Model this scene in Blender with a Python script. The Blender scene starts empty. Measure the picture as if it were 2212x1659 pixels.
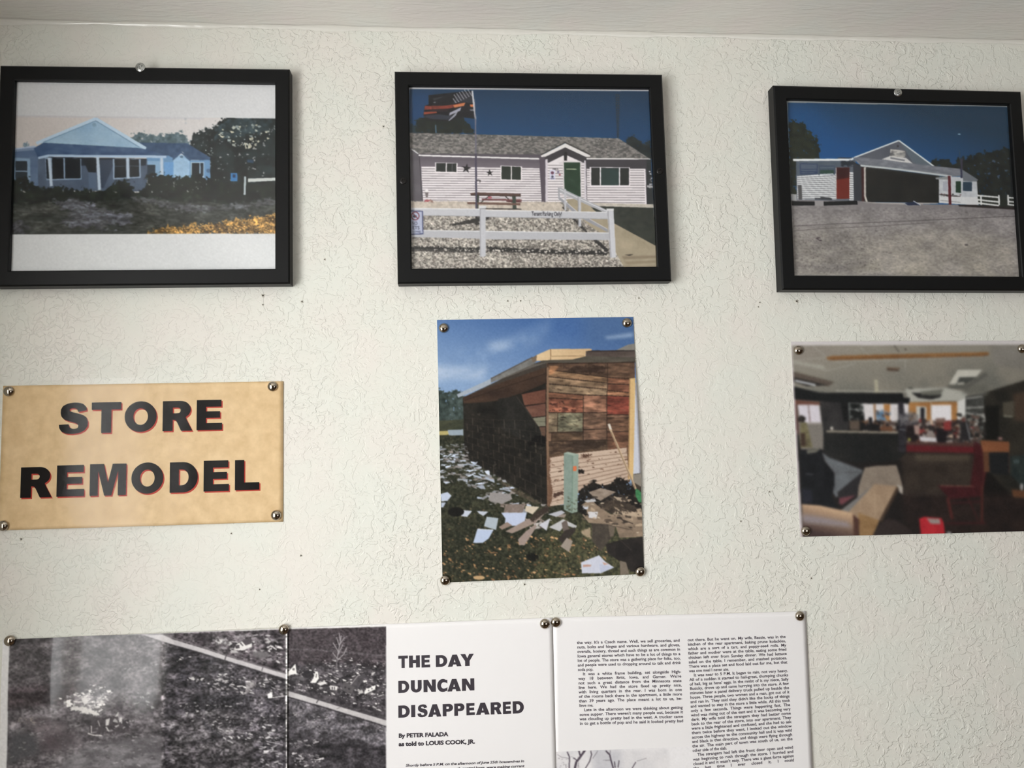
import bpy, bmesh, math, random
import numpy as np
from mathutils import Vector, Matrix, Euler
from mathutils.geometry import tessellate_polygon

# ------------------------------------------------------------------ camera, world, light, exposure
SC = bpy.context.scene
COL = SC.collection
EYE = 1.78                       # height of the lens; wall heights below are given relative to it
cam_data = bpy.data.cameras.new('camera')
cam_data.sensor_fit = 'HORIZONTAL'
cam_data.sensor_width = 36.0
cam_data.lens = 36.0 * 1619.87 / 2212.0
cam_data.clip_start = 0.01
cam = bpy.data.objects.new('camera', cam_data)
COL.objects.link(cam)
YAW, PITCH, ROLL = 0.078443, 0.083347, -0.023155
fw = Vector((math.sin(YAW) * math.cos(PITCH), math.cos(YAW) * math.cos(PITCH), math.sin(PITCH)))
rt = Vector((math.cos(YAW), -math.sin(YAW), 0.0))
up = rt.cross(fw)
r2 = rt * math.cos(ROLL) + up * math.sin(ROLL)
u2 = -rt * math.sin(ROLL) + up * math.cos(ROLL)
cam.matrix_world = Matrix(((r2.x, u2.x, -fw.x, 0.0), (r2.y, u2.y, -fw.y, -0.80803),
                           (r2.z, u2.z, -fw.z, EYE), (0, 0, 0, 1)))
SC.camera = cam

world = bpy.data.worlds.new('overcast_sky')
SC.world = world
world.use_nodes = True
wb = world.node_tree.nodes['Background']
wb.inputs['Color'].default_value = (0.82, 0.90, 1.0, 1)
wb.inputs['Strength'].default_value = 1.0

def area(name, loc, direction, sx, sy, power, col):
    d = bpy.data.lights.new(name, 'AREA')
    d.shape = 'RECTANGLE'; d.size = sx; d.size_y = sy; d.energy = power; d.color = col
    o = bpy.data.objects.new(name, d); COL.objects.link(o)
    o.location = loc
    o.rotation_euler = Vector(direction).to_track_quat('-Z', 'Z').to_euler()
    return o

WIN = (-1.55, -0.46, 1.26, 2.13)           # window in the left wall: y0, y1, z0, z1
LEFT_X = -0.62
area('window_daylight', (LEFT_X - 0.16, (WIN[0] + WIN[1]) / 2, (WIN[2] + WIN[3]) / 2), (1, 0, 0),
     WIN[1] - WIN[0], WIN[3] - WIN[2], 48.0, (1.0, 0.995, 0.985))
FILL_WIN = (0.60, 2.20, 0.90, 1.95)            # made-up window behind the camera, added for frontal fill: x0, x1, z0, z1
FRONT_Y = -3.2
area('rear_fill_light', ((FILL_WIN[0] + FILL_WIN[1]) / 2, FRONT_Y - 0.16, (FILL_WIN[2] + FILL_WIN[3]) / 2), (0, 1, 0),
     FILL_WIN[1] - FILL_WIN[0], FILL_WIN[3] - FILL_WIN[2], 11.0, (1.0, 0.995, 0.985))  # unseen fill lamp, added to brighten the picture wall from the front

SC.view_settings.view_transform = 'Standard'
SC.view_settings.look = 'None'
SC.view_settings.gamma = 1.0
SC.view_settings.use_curve_mapping = False
SC.view_settings.exposure = -0.43

SC.cycles.max_bounces = 8
SC.cycles.diffuse_bounces = 4
SC.cycles.glossy_bounces = 3

# ------------------------------------------------------------------ helpers
def lin(c):
    c = np.asarray(c, float) / 255.0
    return np.where(c <= 0.04045, c / 12.92, ((c + 0.055) / 1.055) ** 2.4)

def tag(o, label=None, cat=None, group=None, kind=None):
    if label: o['label'] = label
    if cat: o['category'] = cat
    if group: o['group'] = group
    if kind: o['kind'] = kind
    return o

def empty(name, loc, rot=0.0):
    o = bpy.data.objects.new(name, None)
    o.empty_display_size = 0.02
    COL.objects.link(o)
    o.location = loc
    o.rotation_euler = (0, -rot, 0)
    return o

def obj(name, me, mat, parent=None, smooth=False):
    o = bpy.data.objects.new(name, me)
    COL.objects.link(o)
    if mat: me.materials.append(mat)
    if parent: o.parent = parent
    if smooth: me.polygons.foreach_set('use_smooth', [True] * len(me.polygons))
    return o

def mesh(name, v, f):
    me = bpy.data.meshes.new(name)
    me.from_pydata([tuple(map(float, p)) for p in v], [], [tuple(map(int, q)) for q in f])
    me.update()
    return me

def boxes(name, bl, mat, parent=None, bevel=0.0):
    bm = bmesh.new()
    for x0, x1, y0, y1, z0, z1 in bl:
        r = bmesh.ops.create_cube(bm, size=1.0)
        for v in r['verts']:
            v.co = Vector(((x0 + x1) / 2 + v.co.x * (x1 - x0), (y0 + y1) / 2 + v.co.y * (y1 - y0),
                           (z0 + z1) / 2 + v.co.z * (z1 - z0)))
    if bevel:
        bmesh.ops.bevel(bm, geom=bm.edges[:], offset=bevel, segments=2, affect='EDGES')
    me = bpy.data.meshes.new(name); bm.to_mesh(me); bm.free()
    return obj(name, me, mat, parent)

def mat_new(name):
    m = bpy.data.materials.new(name); m.use_nodes = True
    nt = m.node_tree
    return m, nt, nt.nodes['Principled BSDF']

def plain(name, col, rough=0.5, metal=0.0, spec=0.5, coat=0.0, coat_rough=0.1):
    m, nt, b = mat_new(name)
    b.inputs['Base Color'].default_value = (*lin(col), 1)
    b.inputs['Roughness'].default_value = rough
    b.inputs['Metallic'].default_value = metal
    b.inputs['Specular IOR Level'].default_value = spec
    b.inputs['Coat Weight'].default_value = coat
    b.inputs['Coat Roughness'].default_value = coat_rough
    return m

def N(nt, kind, **kw):
    n = nt.nodes.new(kind)
    for k, v in kw.items():
        if k.startswith('i_'): n.inputs[k[2:].replace('_', ' ')].default_value = v
        else: setattr(n, k, v)
    return n

def clear_film(name, rough, ior=1.45, haze=0.0):
    m = bpy.data.materials.new(name); m.use_nodes = True
    nt = m.node_tree; nt.nodes.clear()
    out = N(nt, 'ShaderNodeOutputMaterial')
    mix = N(nt, 'ShaderNodeMixShader')
    lw = N(nt, 'ShaderNodeLayerWeight'); lw.inputs['Blend'].default_value = 0.5
    pw = N(nt, 'ShaderNodeMath', operation='POWER'); pw.inputs[1].default_value = 5.0
    fr = N(nt, 'ShaderNodeMath', operation='MULTIPLY_ADD')          # Schlick reflectance, same from both sides
    f0 = ((ior - 1) / (ior + 1)) ** 2
    fr.inputs[1].default_value = 1 - f0; fr.inputs[2].default_value = f0
    nt.links.new(lw.outputs['Facing'], pw.inputs[0]); nt.links.new(pw.outputs[0], fr.inputs[0])
    tr = N(nt, 'ShaderNodeBsdfTransparent')
    gl = N(nt, 'ShaderNodeBsdfGlossy'); gl.inputs['Roughness'].default_value = rough
    nt.links.new(fr.outputs[0], mix.inputs[0])
    nt.links.new(tr.outputs[0], mix.inputs[1]); nt.links.new(gl.outputs[0], mix.inputs[2])
    last = mix
    if haze:
        df = N(nt, 'ShaderNodeBsdfDiffuse'); df.inputs['Color'].default_value = (0.8, 0.8, 0.8, 1)
        m2 = N(nt, 'ShaderNodeMixShader'); m2.inputs[0].default_value = haze
        nt.links.new(mix.outputs[0], m2.inputs[1]); nt.links.new(df.outputs[0], m2.inputs[2]); last = m2
    nt.links.new(last.outputs[0], out.inputs['Surface'])
    return m

# ------------------------------------------------------------------ room materials
def plaster(name, base, tint_a, tint_b, relief, ceiling=False):
    m, nt, b = mat_new(name)
    L = nt.links.new
    tc = N(nt, 'ShaderNodeTexCoord')
    # slow, faint drift of the paint colour
    n0 = N(nt, 'ShaderNodeTexNoise', i_Scale=16.0, i_Detail=2.0)
    L(tc.outputs['Object'], n0.inputs['Vector'])
    cr = N(nt, 'ShaderNodeValToRGB')
    cr.color_ramp.elements[0].position = 0.36; cr.color_ramp.elements[0].color = (*lin(tint_a), 1)
    cr.color_ramp.elements[1].position = 0.66; cr.color_ramp.elements[1].color = (*lin(tint_b), 1)
    e = cr.color_ramp.elements.new(0.5); e.color = (*lin(base), 1)
    L(n0.outputs['Fac'], cr.inputs[0]); L(cr.outputs[0], b.inputs['Base Color'])
    b.inputs['Roughness'].default_value = 0.52
    b.inputs['Specular IOR Level'].default_value = 0.35
    if ceiling:
        mp = N(nt, 'ShaderNodeMapping'); mp.inputs['Rotation'].default_value = (0, 0, 0.7)
        mp.inputs['Scale'].default_value = (30, 170, 40)
        L(tc.outputs['Object'], mp.inputs['Vector'])
        n1 = N(nt, 'ShaderNodeTexNoise', i_Scale=1.0, i_Detail=3.0, i_Distortion=1.2)
        L(mp.outputs[0], n1.inputs['Vector'])
        bp = N(nt, 'ShaderNodeBump', i_Strength=0.5, i_Distance=0.002)
        L(n1.outputs['Fac'], bp.inputs['Height']); L(bp.outputs[0], b.inputs['Normal'])
        return m
    # trowelled flats: thresholded noise gives plateaus with crisp broken edges
    nd = N(nt, 'ShaderNodeTexNoise', i_Scale=85.0, i_Detail=3.0, i_Roughness=0.55, i_Distortion=0.8)
    L(tc.outputs['Object'], nd.inputs['Vector'])
    r1 = N(nt, 'ShaderNodeMapRange', interpolation_type='SMOOTHSTEP')
    r1.inputs['From Min'].default_value = 0.50; r1.inputs['From Max'].default_value = 0.545
    L(nd.outputs['Fac'], r1.inputs['Value'])
    ns = N(nt, 'ShaderNodeTexNoise', i_Scale=230.0, i_Detail=2.0, i_Distortion=0.6)
    L(tc.outputs['Object'], ns.inputs['Vector'])
    r2_ = N(nt, 'ShaderNodeMapRange', interpolation_type='SMOOTHSTEP')
    r2_.inputs['From Min'].default_value = 0.56; r2_.inputs['From Max'].default_value = 0.66
    L(ns.outputs['Fac'], r2_.inputs['Value'])
    # how heavy the texture lies, patch by patch
    nm = N(nt, 'ShaderNodeTexNoise', i_Scale=5.0, i_Detail=1.0)
    L(tc.outputs['Object'], nm.inputs['Vector'])
    rm = N(nt, 'ShaderNodeMapRange'); rm.inputs['From Min'].default_value = 0.35; rm.inputs['From Max'].default_value = 0.6
    rm.inputs['To Min'].default_value = 0.45; rm.inputs['To Max'].default_value = 1.0
    L(nm.outputs['Fac'], rm.inputs['Value'])
    m1 = N(nt, 'ShaderNodeMath', operation='MULTIPLY_ADD'); m1.inputs[1].default_value = 0.6
    L(r2_.outputs[0], m1.inputs[0]); L(r1.outputs[0], m1.inputs[2])
    m2 = N(nt, 'ShaderNodeMath', operation='MULTIPLY'); L(m1.outputs[0], m2.inputs[0]); L(rm.outputs[0], m2.inputs[1])
    nf = N(nt, 'ShaderNodeTexNoise', i_Scale=900.0, i_Detail=1.0); L(tc.outputs['Object'], nf.inputs['Vector'])
    m3 = N(nt, 'ShaderNodeMath', operation='MULTIPLY_ADD'); m3.inputs[1].default_value = 0.10
    L(nf.outputs['Fac'], m3.inputs[0]); L(m2.outputs[0], m3.inputs[2])
    bp = N(nt, 'ShaderNodeBump', i_Strength=1.0, i_Distance=relief)
    L(m3.outputs[0], bp.inputs['Height']); L(bp.outputs[0], b.inputs['Normal'])
    return m

WALL = plaster('textured_cream_wall_paint', (232, 231, 222), (231, 232, 223), (234, 230, 222), 0.00037)
PLAIN_WALL = plain('cream_wall_paint', (228, 227, 220), 0.6)
CEIL = plaster('brushed_ceiling_paint', (238, 236, 230), (237, 237, 232), (239, 234, 230), 0.0, ceiling=True)
GLOSS_CAULK = plain('glossy_caulk', (236, 234, 226), 0.16, spec=0.6)
FLOOR = plain('brown_floor_boards', (128, 104, 80), 0.5)
DIM_WALL = plain('brown_wall_panelling', (112, 92, 74), 0.55)
TRIM = plain('white_window_trim', (228, 226, 220), 0.35)

# ------------------------------------------------------------------ room shell
CEIL_Z = EYE + 0.468
RIGHT_X = 3.2
def struct(o):
    o['kind'] = 'structure'; return o

wall_back = struct(boxes('wall_back', [(LEFT_X - 0.14, RIGHT_X + 0.14, 0.0, 0.14, 0.0, CEIL_Z)], WALL))
struct(boxes('ceiling', [(LEFT_X - 0.14, RIGHT_X + 0.14, FRONT_Y - 0.14, 0.14, CEIL_Z, CEIL_Z + 0.12)], CEIL))
struct(boxes('floor', [(LEFT_X - 0.14, RIGHT_X + 0.14, FRONT_Y - 0.14, 0.14, -0.12, 0.0)], FLOOR))
struct(boxes('wall_right', [(RIGHT_X, RIGHT_X + 0.14, FRONT_Y, 0.0, 0.0, CEIL_Z)], DIM_WALL))
def wall_with_opening(name, axis, u0, u1, pos0, pos1, win, mat):
    a0, a1, z0, z1 = win
    bl = []
    for (p, q, r, s) in ((u0, a0, 0, CEIL_Z), (a1, u1, 0, CEIL_Z), (a0, a1, 0, z0), (a0, a1, z1, CEIL_Z)):
        bl.append((pos0, pos1, p, q, r, s) if axis == 'x' else (p, q, pos0, pos1, r, s))
    return struct(boxes(name, bl, mat))
wall_with_opening('wall_left', 'x', FRONT_Y, 0.0, LEFT_X - 0.14, LEFT_X, WIN, PLAIN_WALL)
wall_with_opening('wall_front', 'y', LEFT_X - 0.14, RIGHT_X + 0.14, FRONT_Y - 0.14, FRONT_Y, FILL_WIN, DIM_WALL)
PANE = clear_film('window_glass', 0.0)
def window(name, axis, pos, win):
    a0, a1, z0, z1 = win
    w = struct(empty(name, (pos, (a0 + a1) / 2, z0) if axis == 'x' else ((a0 + a1) / 2, pos, z0)))
    h = z1 - z0; hw = (a1 - a0) / 2; t = 0.045
    parts = [(-hw, -hw + t, 0, h), (hw - t, hw, 0, h), (-hw + t, hw - t, 0, t), (-hw + t, hw - t, h - t, h),
             (-0.015, 0.015, t, h - t)]
    bl = [(-0.03, 0.03, p, q, r, s) if axis == 'x' else (p, q, -0.03, 0.03, r, s) for p, q, r, s in parts]
    boxes('window_frame', bl, TRIM, w)
    bl = [(-0.002, 0.002, -hw + t, hw - t, t, h - t) if axis == 'x' else (-hw + t, hw - t, -0.002, 0.002, t, h - t)]
    boxes('window_pane', bl, PANE, w)
window('window_1', 'x', LEFT_X - 0.07, WIN)
window('fill_window', 'y', FRONT_Y - 0.07, FILL_WIN)  # added out of view to go with the fill lamp

# uneven glossy bead of caulk that rounds the corner between wall and ceiling
rng = random.Random(4)
nseg, rad = 420, 0.0036
vs, fs = [], []
for i in range(nseg + 1):
    x = LEFT_X + (1.8) * i / nseg
    rr = rad * (1 + 0.22 * math.sin(x * 37) + 0.16 * math.sin(x * 91 + 1) + rng.uniform(-0.16, 0.16))
    for k in range(7):
        a = math.pi / 2 * k / 6
        vs.append((x, -(rr - rr * math.sin(a)) - 0.0003, CEIL_Z - (rr - rr * math.cos(a)) - 0.0003))
for i in range(nseg):
    for k in range(6):
        a = i * 7 + k
        fs.append((a, a + 7, a + 8, a + 1))
struct(obj('trim_1', mesh('trim_1', vs, fs), GLOSS_CAULK, None, True))

# small nail holes left in the plaster: a raised crumb of paint round a dark pit
HOLE = plain('dark_nail_hole', (52, 44, 38), 0.9)
RIM = plain('broken_paint_rim', (205, 202, 190), 0.6)
holes = [(-201, 167, 1.1), (-201, 157, .7), (-160, 160, .9), (-136, 206, .7), (345, 155, .7), (343, 150, .6),
         (388, 156, 1.2), (207, 161, .7), (-161, -108, .8), (387, -151, .8), (345, -56, .7),
         (311, -87, .7), (61, 159, .7), (75, 159, .7), (-232, -83, .7), (-440, -82, .9), (-203, -141, .6),
         (-72, 355, .8), (72, -146, .9)]
hv, hf = [], []
prof = [(1.9, 0.0), (1.5, 0.22), (1.0, 0.30), (0.85, 0.12)]
for k in range(10):
    a = 2 * math.pi * k / 10
    j = 1 + 0.25 * math.sin(3 * a + 1)
    for r, h in prof: hv.append((r * j * math.cos(a), -h, r * j * math.sin(a)))
for k in range(10):
    for q in range(3):
        a, b_ = k * 4 + q, ((k + 1) % 10) * 4 + q
        hf.append((a, b_, b_ + 1, a + 1))
hv.append((0, -0.05, 0))
rim_faces = len(hf)
for k in range(10): hf.append((k * 4 + 3, ((k + 1) % 10) * 4 + 3, len(hv) - 1))
hole_me = mesh('nail_hole', np.array(hv) * 0.001, hf)
hole_me.materials.append(RIM); hole_me.materials.append(HOLE)
for i, p in enumerate(hole_me.polygons): p.material_index = 1 if i >= rim_faces - 0 else 0
for x, z, s in holes:
    o = obj('nail_hole', hole_me, None, wall_back)
    o.location = (x * 0.001, 0, EYE + z * 0.001); o.scale = (s, s, s)
    o.rotation_euler = (0, x * 0.7, 0)

# ------------------------------------------------------------------ printed pictures
# Each print is drawn in its own drawing units (U); the matrix takes U to millimetres on the paper,
# measured from the paper's centre, x to the right and y up.
CANVAS_TO_PAPER = {
    'weathered_store': (0.147927, 0.0021186, -151.579, 0.000267552, -0.1573, 130.652, -1.46599e-05, 1.6265e-05, 1),
    'white_house': (0.150853, -0.00455291, -155.22, 0.000158828, -0.15413, 127.145, -1.4366e-05, 1.59389e-05, 1),
    'garage_store': (0.156411, -0.00906122, -157.547, 0.00222183, -0.15356, 127.259, -1.43188e-05, 1.58865e-05, 1),
    'wood_siding': (0.185231, -0.00597938, -114.661, -0.00540802, -0.183503, 150.388, -1.74672e-05, 1.93796e-05, 1),
    'cluttered_interior': (0.147064, -0.00885355, -149.771, -0.00205423, -0.140164, 117.242, -1.33302e-05, 1.47897e-05, 1),
    'sign': (0.133276, 0.00227483, -145.849, -0.00323499, -0.137388, 89.5095, -1.30731e-05, 1.45044e-05, 1),
    'page_left': (0.174542, 0.00297268, -142.935, -0.0091013, -0.174339, 131.468, -1.71123e-05, 1.89859e-05, 1),
    'page_middle_photo': (0.17928, -0.00191497, -418.999, -0.00875131, -0.174334, 131.13, -1.71123e-05, 1.89859e-05, 1),
    'page_middle': (0.094865, -0.0010133, -42.407, -0.00463071, -0.092248, 116.891, -9.05488e-06, 1.00463e-05, 1),
    'page_right': (0.140012, -0.0037208, -155.408, -0.00486104, -0.132613, 120.182, -1.30139e-05, 1.44388e-05, 1),
}
def to_paper(name, pts):
    H = np.array(CANVAS_TO_PAPER[name]).reshape(3, 3)
    p = np.asarray(pts, float).reshape(-1, 2)
    q = np.concatenate([p, np.ones((len(p), 1))], 1) @ H.T
    return q[:, :2] / q[:, 2:]

def box_blur(a, r):
    r = int(round(r))
    if r < 1: return a
    for ax in (0, 1):
        p = np.pad(a, [(r + 1, r) if k == ax else (0, 0) for k in range(a.ndim)], mode='edge')
        c = np.cumsum(p, axis=ax)
        n = a.shape[ax]
        hi = np.take(c, range(2 * r + 1, 2 * r + 1 + n), axis=ax)
        lo = np.take(c, range(0, n), axis=ax)
        a = (hi - lo) / (2 * r + 1)
    return a

class Canvas:
    """A print rasterised on a grid of points over a w x h mm rectangle centred on (cx, cy)."""
    def __init__(s, name, w, h, step, cx=0.0, cy=0.0, ss=2, seed=1):
        s.name, s.w, s.h, s.cx, s.cy, s.ss = name, w, h, cx, cy, ss
        s.nx, s.ny = int(w / step) // 2 * 2, int(h / step) // 2 * 2
        s.gx, s.gy = s.nx * ss, s.ny * ss
        s.pxmm = s.gx / w
        mid = to_paper(name, [[0, 0], [100, 0]])
        s.k = np.hypot(*(mid[1] - mid[0])) / 100 * s.pxmm        # grid points per drawing unit
        s.img = np.zeros((s.gy, s.gx, 3)) + 210.0
        s.cache = {}
        s.rng = np.random.default_rng(seed)
        s.seed = seed
    def T(s, pts):
        q = to_paper(s.name, pts)
        return np.stack([(q[:, 0] - s.cx + s.w / 2) * s.pxmm, (s.cy + s.h / 2 - q[:, 1]) * s.pxmm], 1)
    def noise(s, scale, asp=(1, 1), seed=0, octv=3):
        key = (scale, asp, seed, octv)
        if key in s.cache: return s.cache[key]
        r = np.random.default_rng(int(seed) * 7919 + int(scale * 13) + s.seed)
        out = np.zeros((s.gy, s.gx)); amp = 1.0; tot = 0
        for o in range(octv):
            sx, sy = max(1.2, scale * s.k * asp[0] / 2 ** o), max(1.2, scale * s.k * asp[1] / 2 ** o)
            g = r.random((int(s.gy / sy) + 3, int(s.gx / sx) + 3))
            Y, X = np.arange(s.gy) / sy, np.arange(s.gx) / sx
            iy, ix = Y.astype(int), X.astype(int)
            fy, fx = Y - iy, X - ix
            fy, fx = (fy * fy * (3 - 2 * fy))[:, None], (fx * fx * (3 - 2 * fx))[None]
            a = g[np.ix_(iy, ix)] * (1 - fx) + g[np.ix_(iy, ix + 1)] * fx
            b = g[np.ix_(iy + 1, ix)] * (1 - fx) + g[np.ix_(iy + 1, ix + 1)] * fx
            out += amp * (a * (1 - fy) + b * fy); tot += amp; amp *= 0.6
        out /= tot
        out = np.clip((out - 0.5) * 1.7 + 0.5, 0, 1)
        s.cache[key] = out
        return out
    def raster(s, q, pad=0):
        x0, y0 = np.floor(q.min(0)).astype(int) - pad; x1, y1 = np.ceil(q.max(0)).astype(int) + pad + 1
        x0, y0, x1, y1 = max(0, x0), max(0, y0), min(s.gx, x1), min(s.gy, y1)
        if x1 <= x0 or y1 <= y0: return None, None
        X = np.arange(x0, x1)[None] + 0.5; Y = np.arange(y0, y1)[:, None] + 0.5
        ins = np.zeros((y1 - y0, x1 - x0), bool)
        for i in range(len(q)):
            ax, ay = q[i - 1]; bx, by = q[i]
            if ay == by: continue
            c = (ay <= Y) != (by <= Y)
            ins ^= c & (X < ax + (Y - ay) * (bx - ax) / (by - ay))
        return (slice(y0, y1), slice(x0, x1)), ins.astype(float)
    def put(s, sl, m, col, col2=None, ns=20, asp=(1, 1), nc=1.0, a=1.0, seed=0, grad=None):
        c = np.array(col, float)
        if grad is not None:
            p = s.T([grad[:2], grad[2:4]]); d = p[1] - p[0]
            X = np.arange(sl[1].start, sl[1].stop)[None]; Y = np.arange(sl[0].start, sl[0].stop)[:, None]
            t = np.clip(((X - p[0][0]) * d[0] + (Y - p[0][1]) * d[1]) / (d @ d), 0, 1)[..., None]
            c = c * (1 - t) + np.array(grad[4], float) * t
        if col2 is not None:
            n = s.noise(ns, asp, seed)[sl]
            n = np.clip((n - 0.5) * nc + 0.5, 0, 1)[..., None]
            c = c * (1 - n) + np.array(col2, float) * n
        m = (m * a)[..., None]
        s.img[sl] = s.img[sl] * (1 - m) + c * m
    def f(s, pts, col, col2=None, rag=0, ragn=None, soft=0, **kw):
        q = s.T(pts)
        pad = int((rag + soft) * s.k * 2) + 1 if (rag or soft) else 0
        sl, m = s.raster(q, pad)
        if sl is None: return
        if rag:
            r = max(1, rag * s.k)
            m = box_blur(box_blur(m, r), r * .6)
            n = s.noise(ragn or rag * 1.2, seed=kw.get('seed', 0) + 50)[sl]
            m = np.clip((m + (n - 0.5) * 1.1 - 0.5) * 4 + 0.5, 0, 1) * (m > 0.02)
        if soft:
            m = box_blur(box_blur(m, soft * s.k), soft * s.k * .6)
        s.put(sl, m, col, col2, **kw)
    def line(s, pts, w, col, **kw):
        p = np.asarray(pts, float).reshape(-1, 2)
        for a, b in zip(p[:-1], p[1:]):
            d = b - a; L = np.hypot(*d) or 1
            n = np.array([-d[1], d[0]]) / L * w / 2
            s.f(np.array([a + n, b + n, b - n, a - n]), col, **kw)
    def dot(s, x, y, rx, col, ry=None, n=14, **kw):
        ry = ry or rx
        t = np.arange(n) / n * 2 * np.pi
        s.f(np.stack([x + rx * np.cos(t), y + ry * np.sin(t)], 1), col, **kw)
    def spots(s, poly, n, size, cols, flat=0.5, ang=0.0, a=1.0, jag=4):
        """n small scraps scattered inside a polygon"""
        P = np.asarray(poly, float).reshape(-1, 2)
        lo, hi = P.min(0), P.max(0)
        r = s.rng; done = 0
        while done < n:
            p = lo + r.random(2) * (hi - lo)
            ins = False
            for i in range(len(P)):
                (ax, ay), (bx, by) = P[i - 1], P[i]
                if (ay > p[1]) != (by > p[1]) and p[0] < ax + (p[1] - ay) * (bx - ax) / (by - ay): ins = not ins
            done += 1
            if not ins: continue
            z = size[0] + (size[1] - size[0]) * r.random() ** 2
            t = (np.arange(jag) + 0.75 * r.random(jag)) / jag * 2 * np.pi
            rr = 0.8 + 0.7 * r.random(jag)
            e = np.stack([z * rr * np.cos(t), z * flat * rr * np.sin(t)], 1)
            th = ang + (r.random() - .5) * 0.8
            R_ = np.array([[math.cos(th), -math.sin(th)], [math.sin(th), math.cos(th)]])
            c = np.array(cols[int(r.random() * len(cols))]) * (0.85 + 0.3 * r.random())
            s.f(p + e @ R_.T, c, a=a)
    def lines_between(s, x0, y0, x1, y1, dx0, dy0, dx1, dy1, n, w, col, **kw):
        for i in range(n):
            s.line([x0 + dx0 * i, y0 + dy0 * i, x1 + dx1 * i, y1 + dy1 * i], w, col, **kw)
    def tex(s, pts, scale, amp, asp=(1, 1), seed=0):
        """break an area up with fine lighter and darker mottling"""
        sl, m = s.raster(s.T(pts))
        if sl is None: return
        m = box_blur(m, 4 * s.k)
        n = s.noise(scale, asp, seed + 90, 2)[sl]
        s.img[sl] *= (1 + (n - .5) * 2 * amp * m)[..., None]
    def text(s, txt, x0, y0, x1, y1, h, col, a=1.0):
        """lettering along the baseline x0,y0 - x1,y1 with capitals h drawing units tall"""
        tr = text_triangles(txt)
        if tr is None or not len(tr): return
        wd = tr[..., 0].max()
        d = np.array([x1 - x0, y1 - y0]) / wd
        for t in tr:
            s.f(np.array([x0, y0]) + t[:, :1] * d + t[:, 1:] * np.array([0, -h]), col, a=a)
    def done(s, blur=1.0, grain=4.0):
        im = s.img
        if blur: im = box_blur(box_blur(im, blur), blur)
        im = im.reshape(s.ny, s.ss, s.nx, s.ss, 3).mean((1, 3))
        if grain:
            r = np.random.default_rng(s.seed + 5)
            im = im + box_blur(r.normal(0, grain * 1.6, im.shape[:2] + (1,)), 1) * 1.3
        return np.clip(im, 3, 250)

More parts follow.
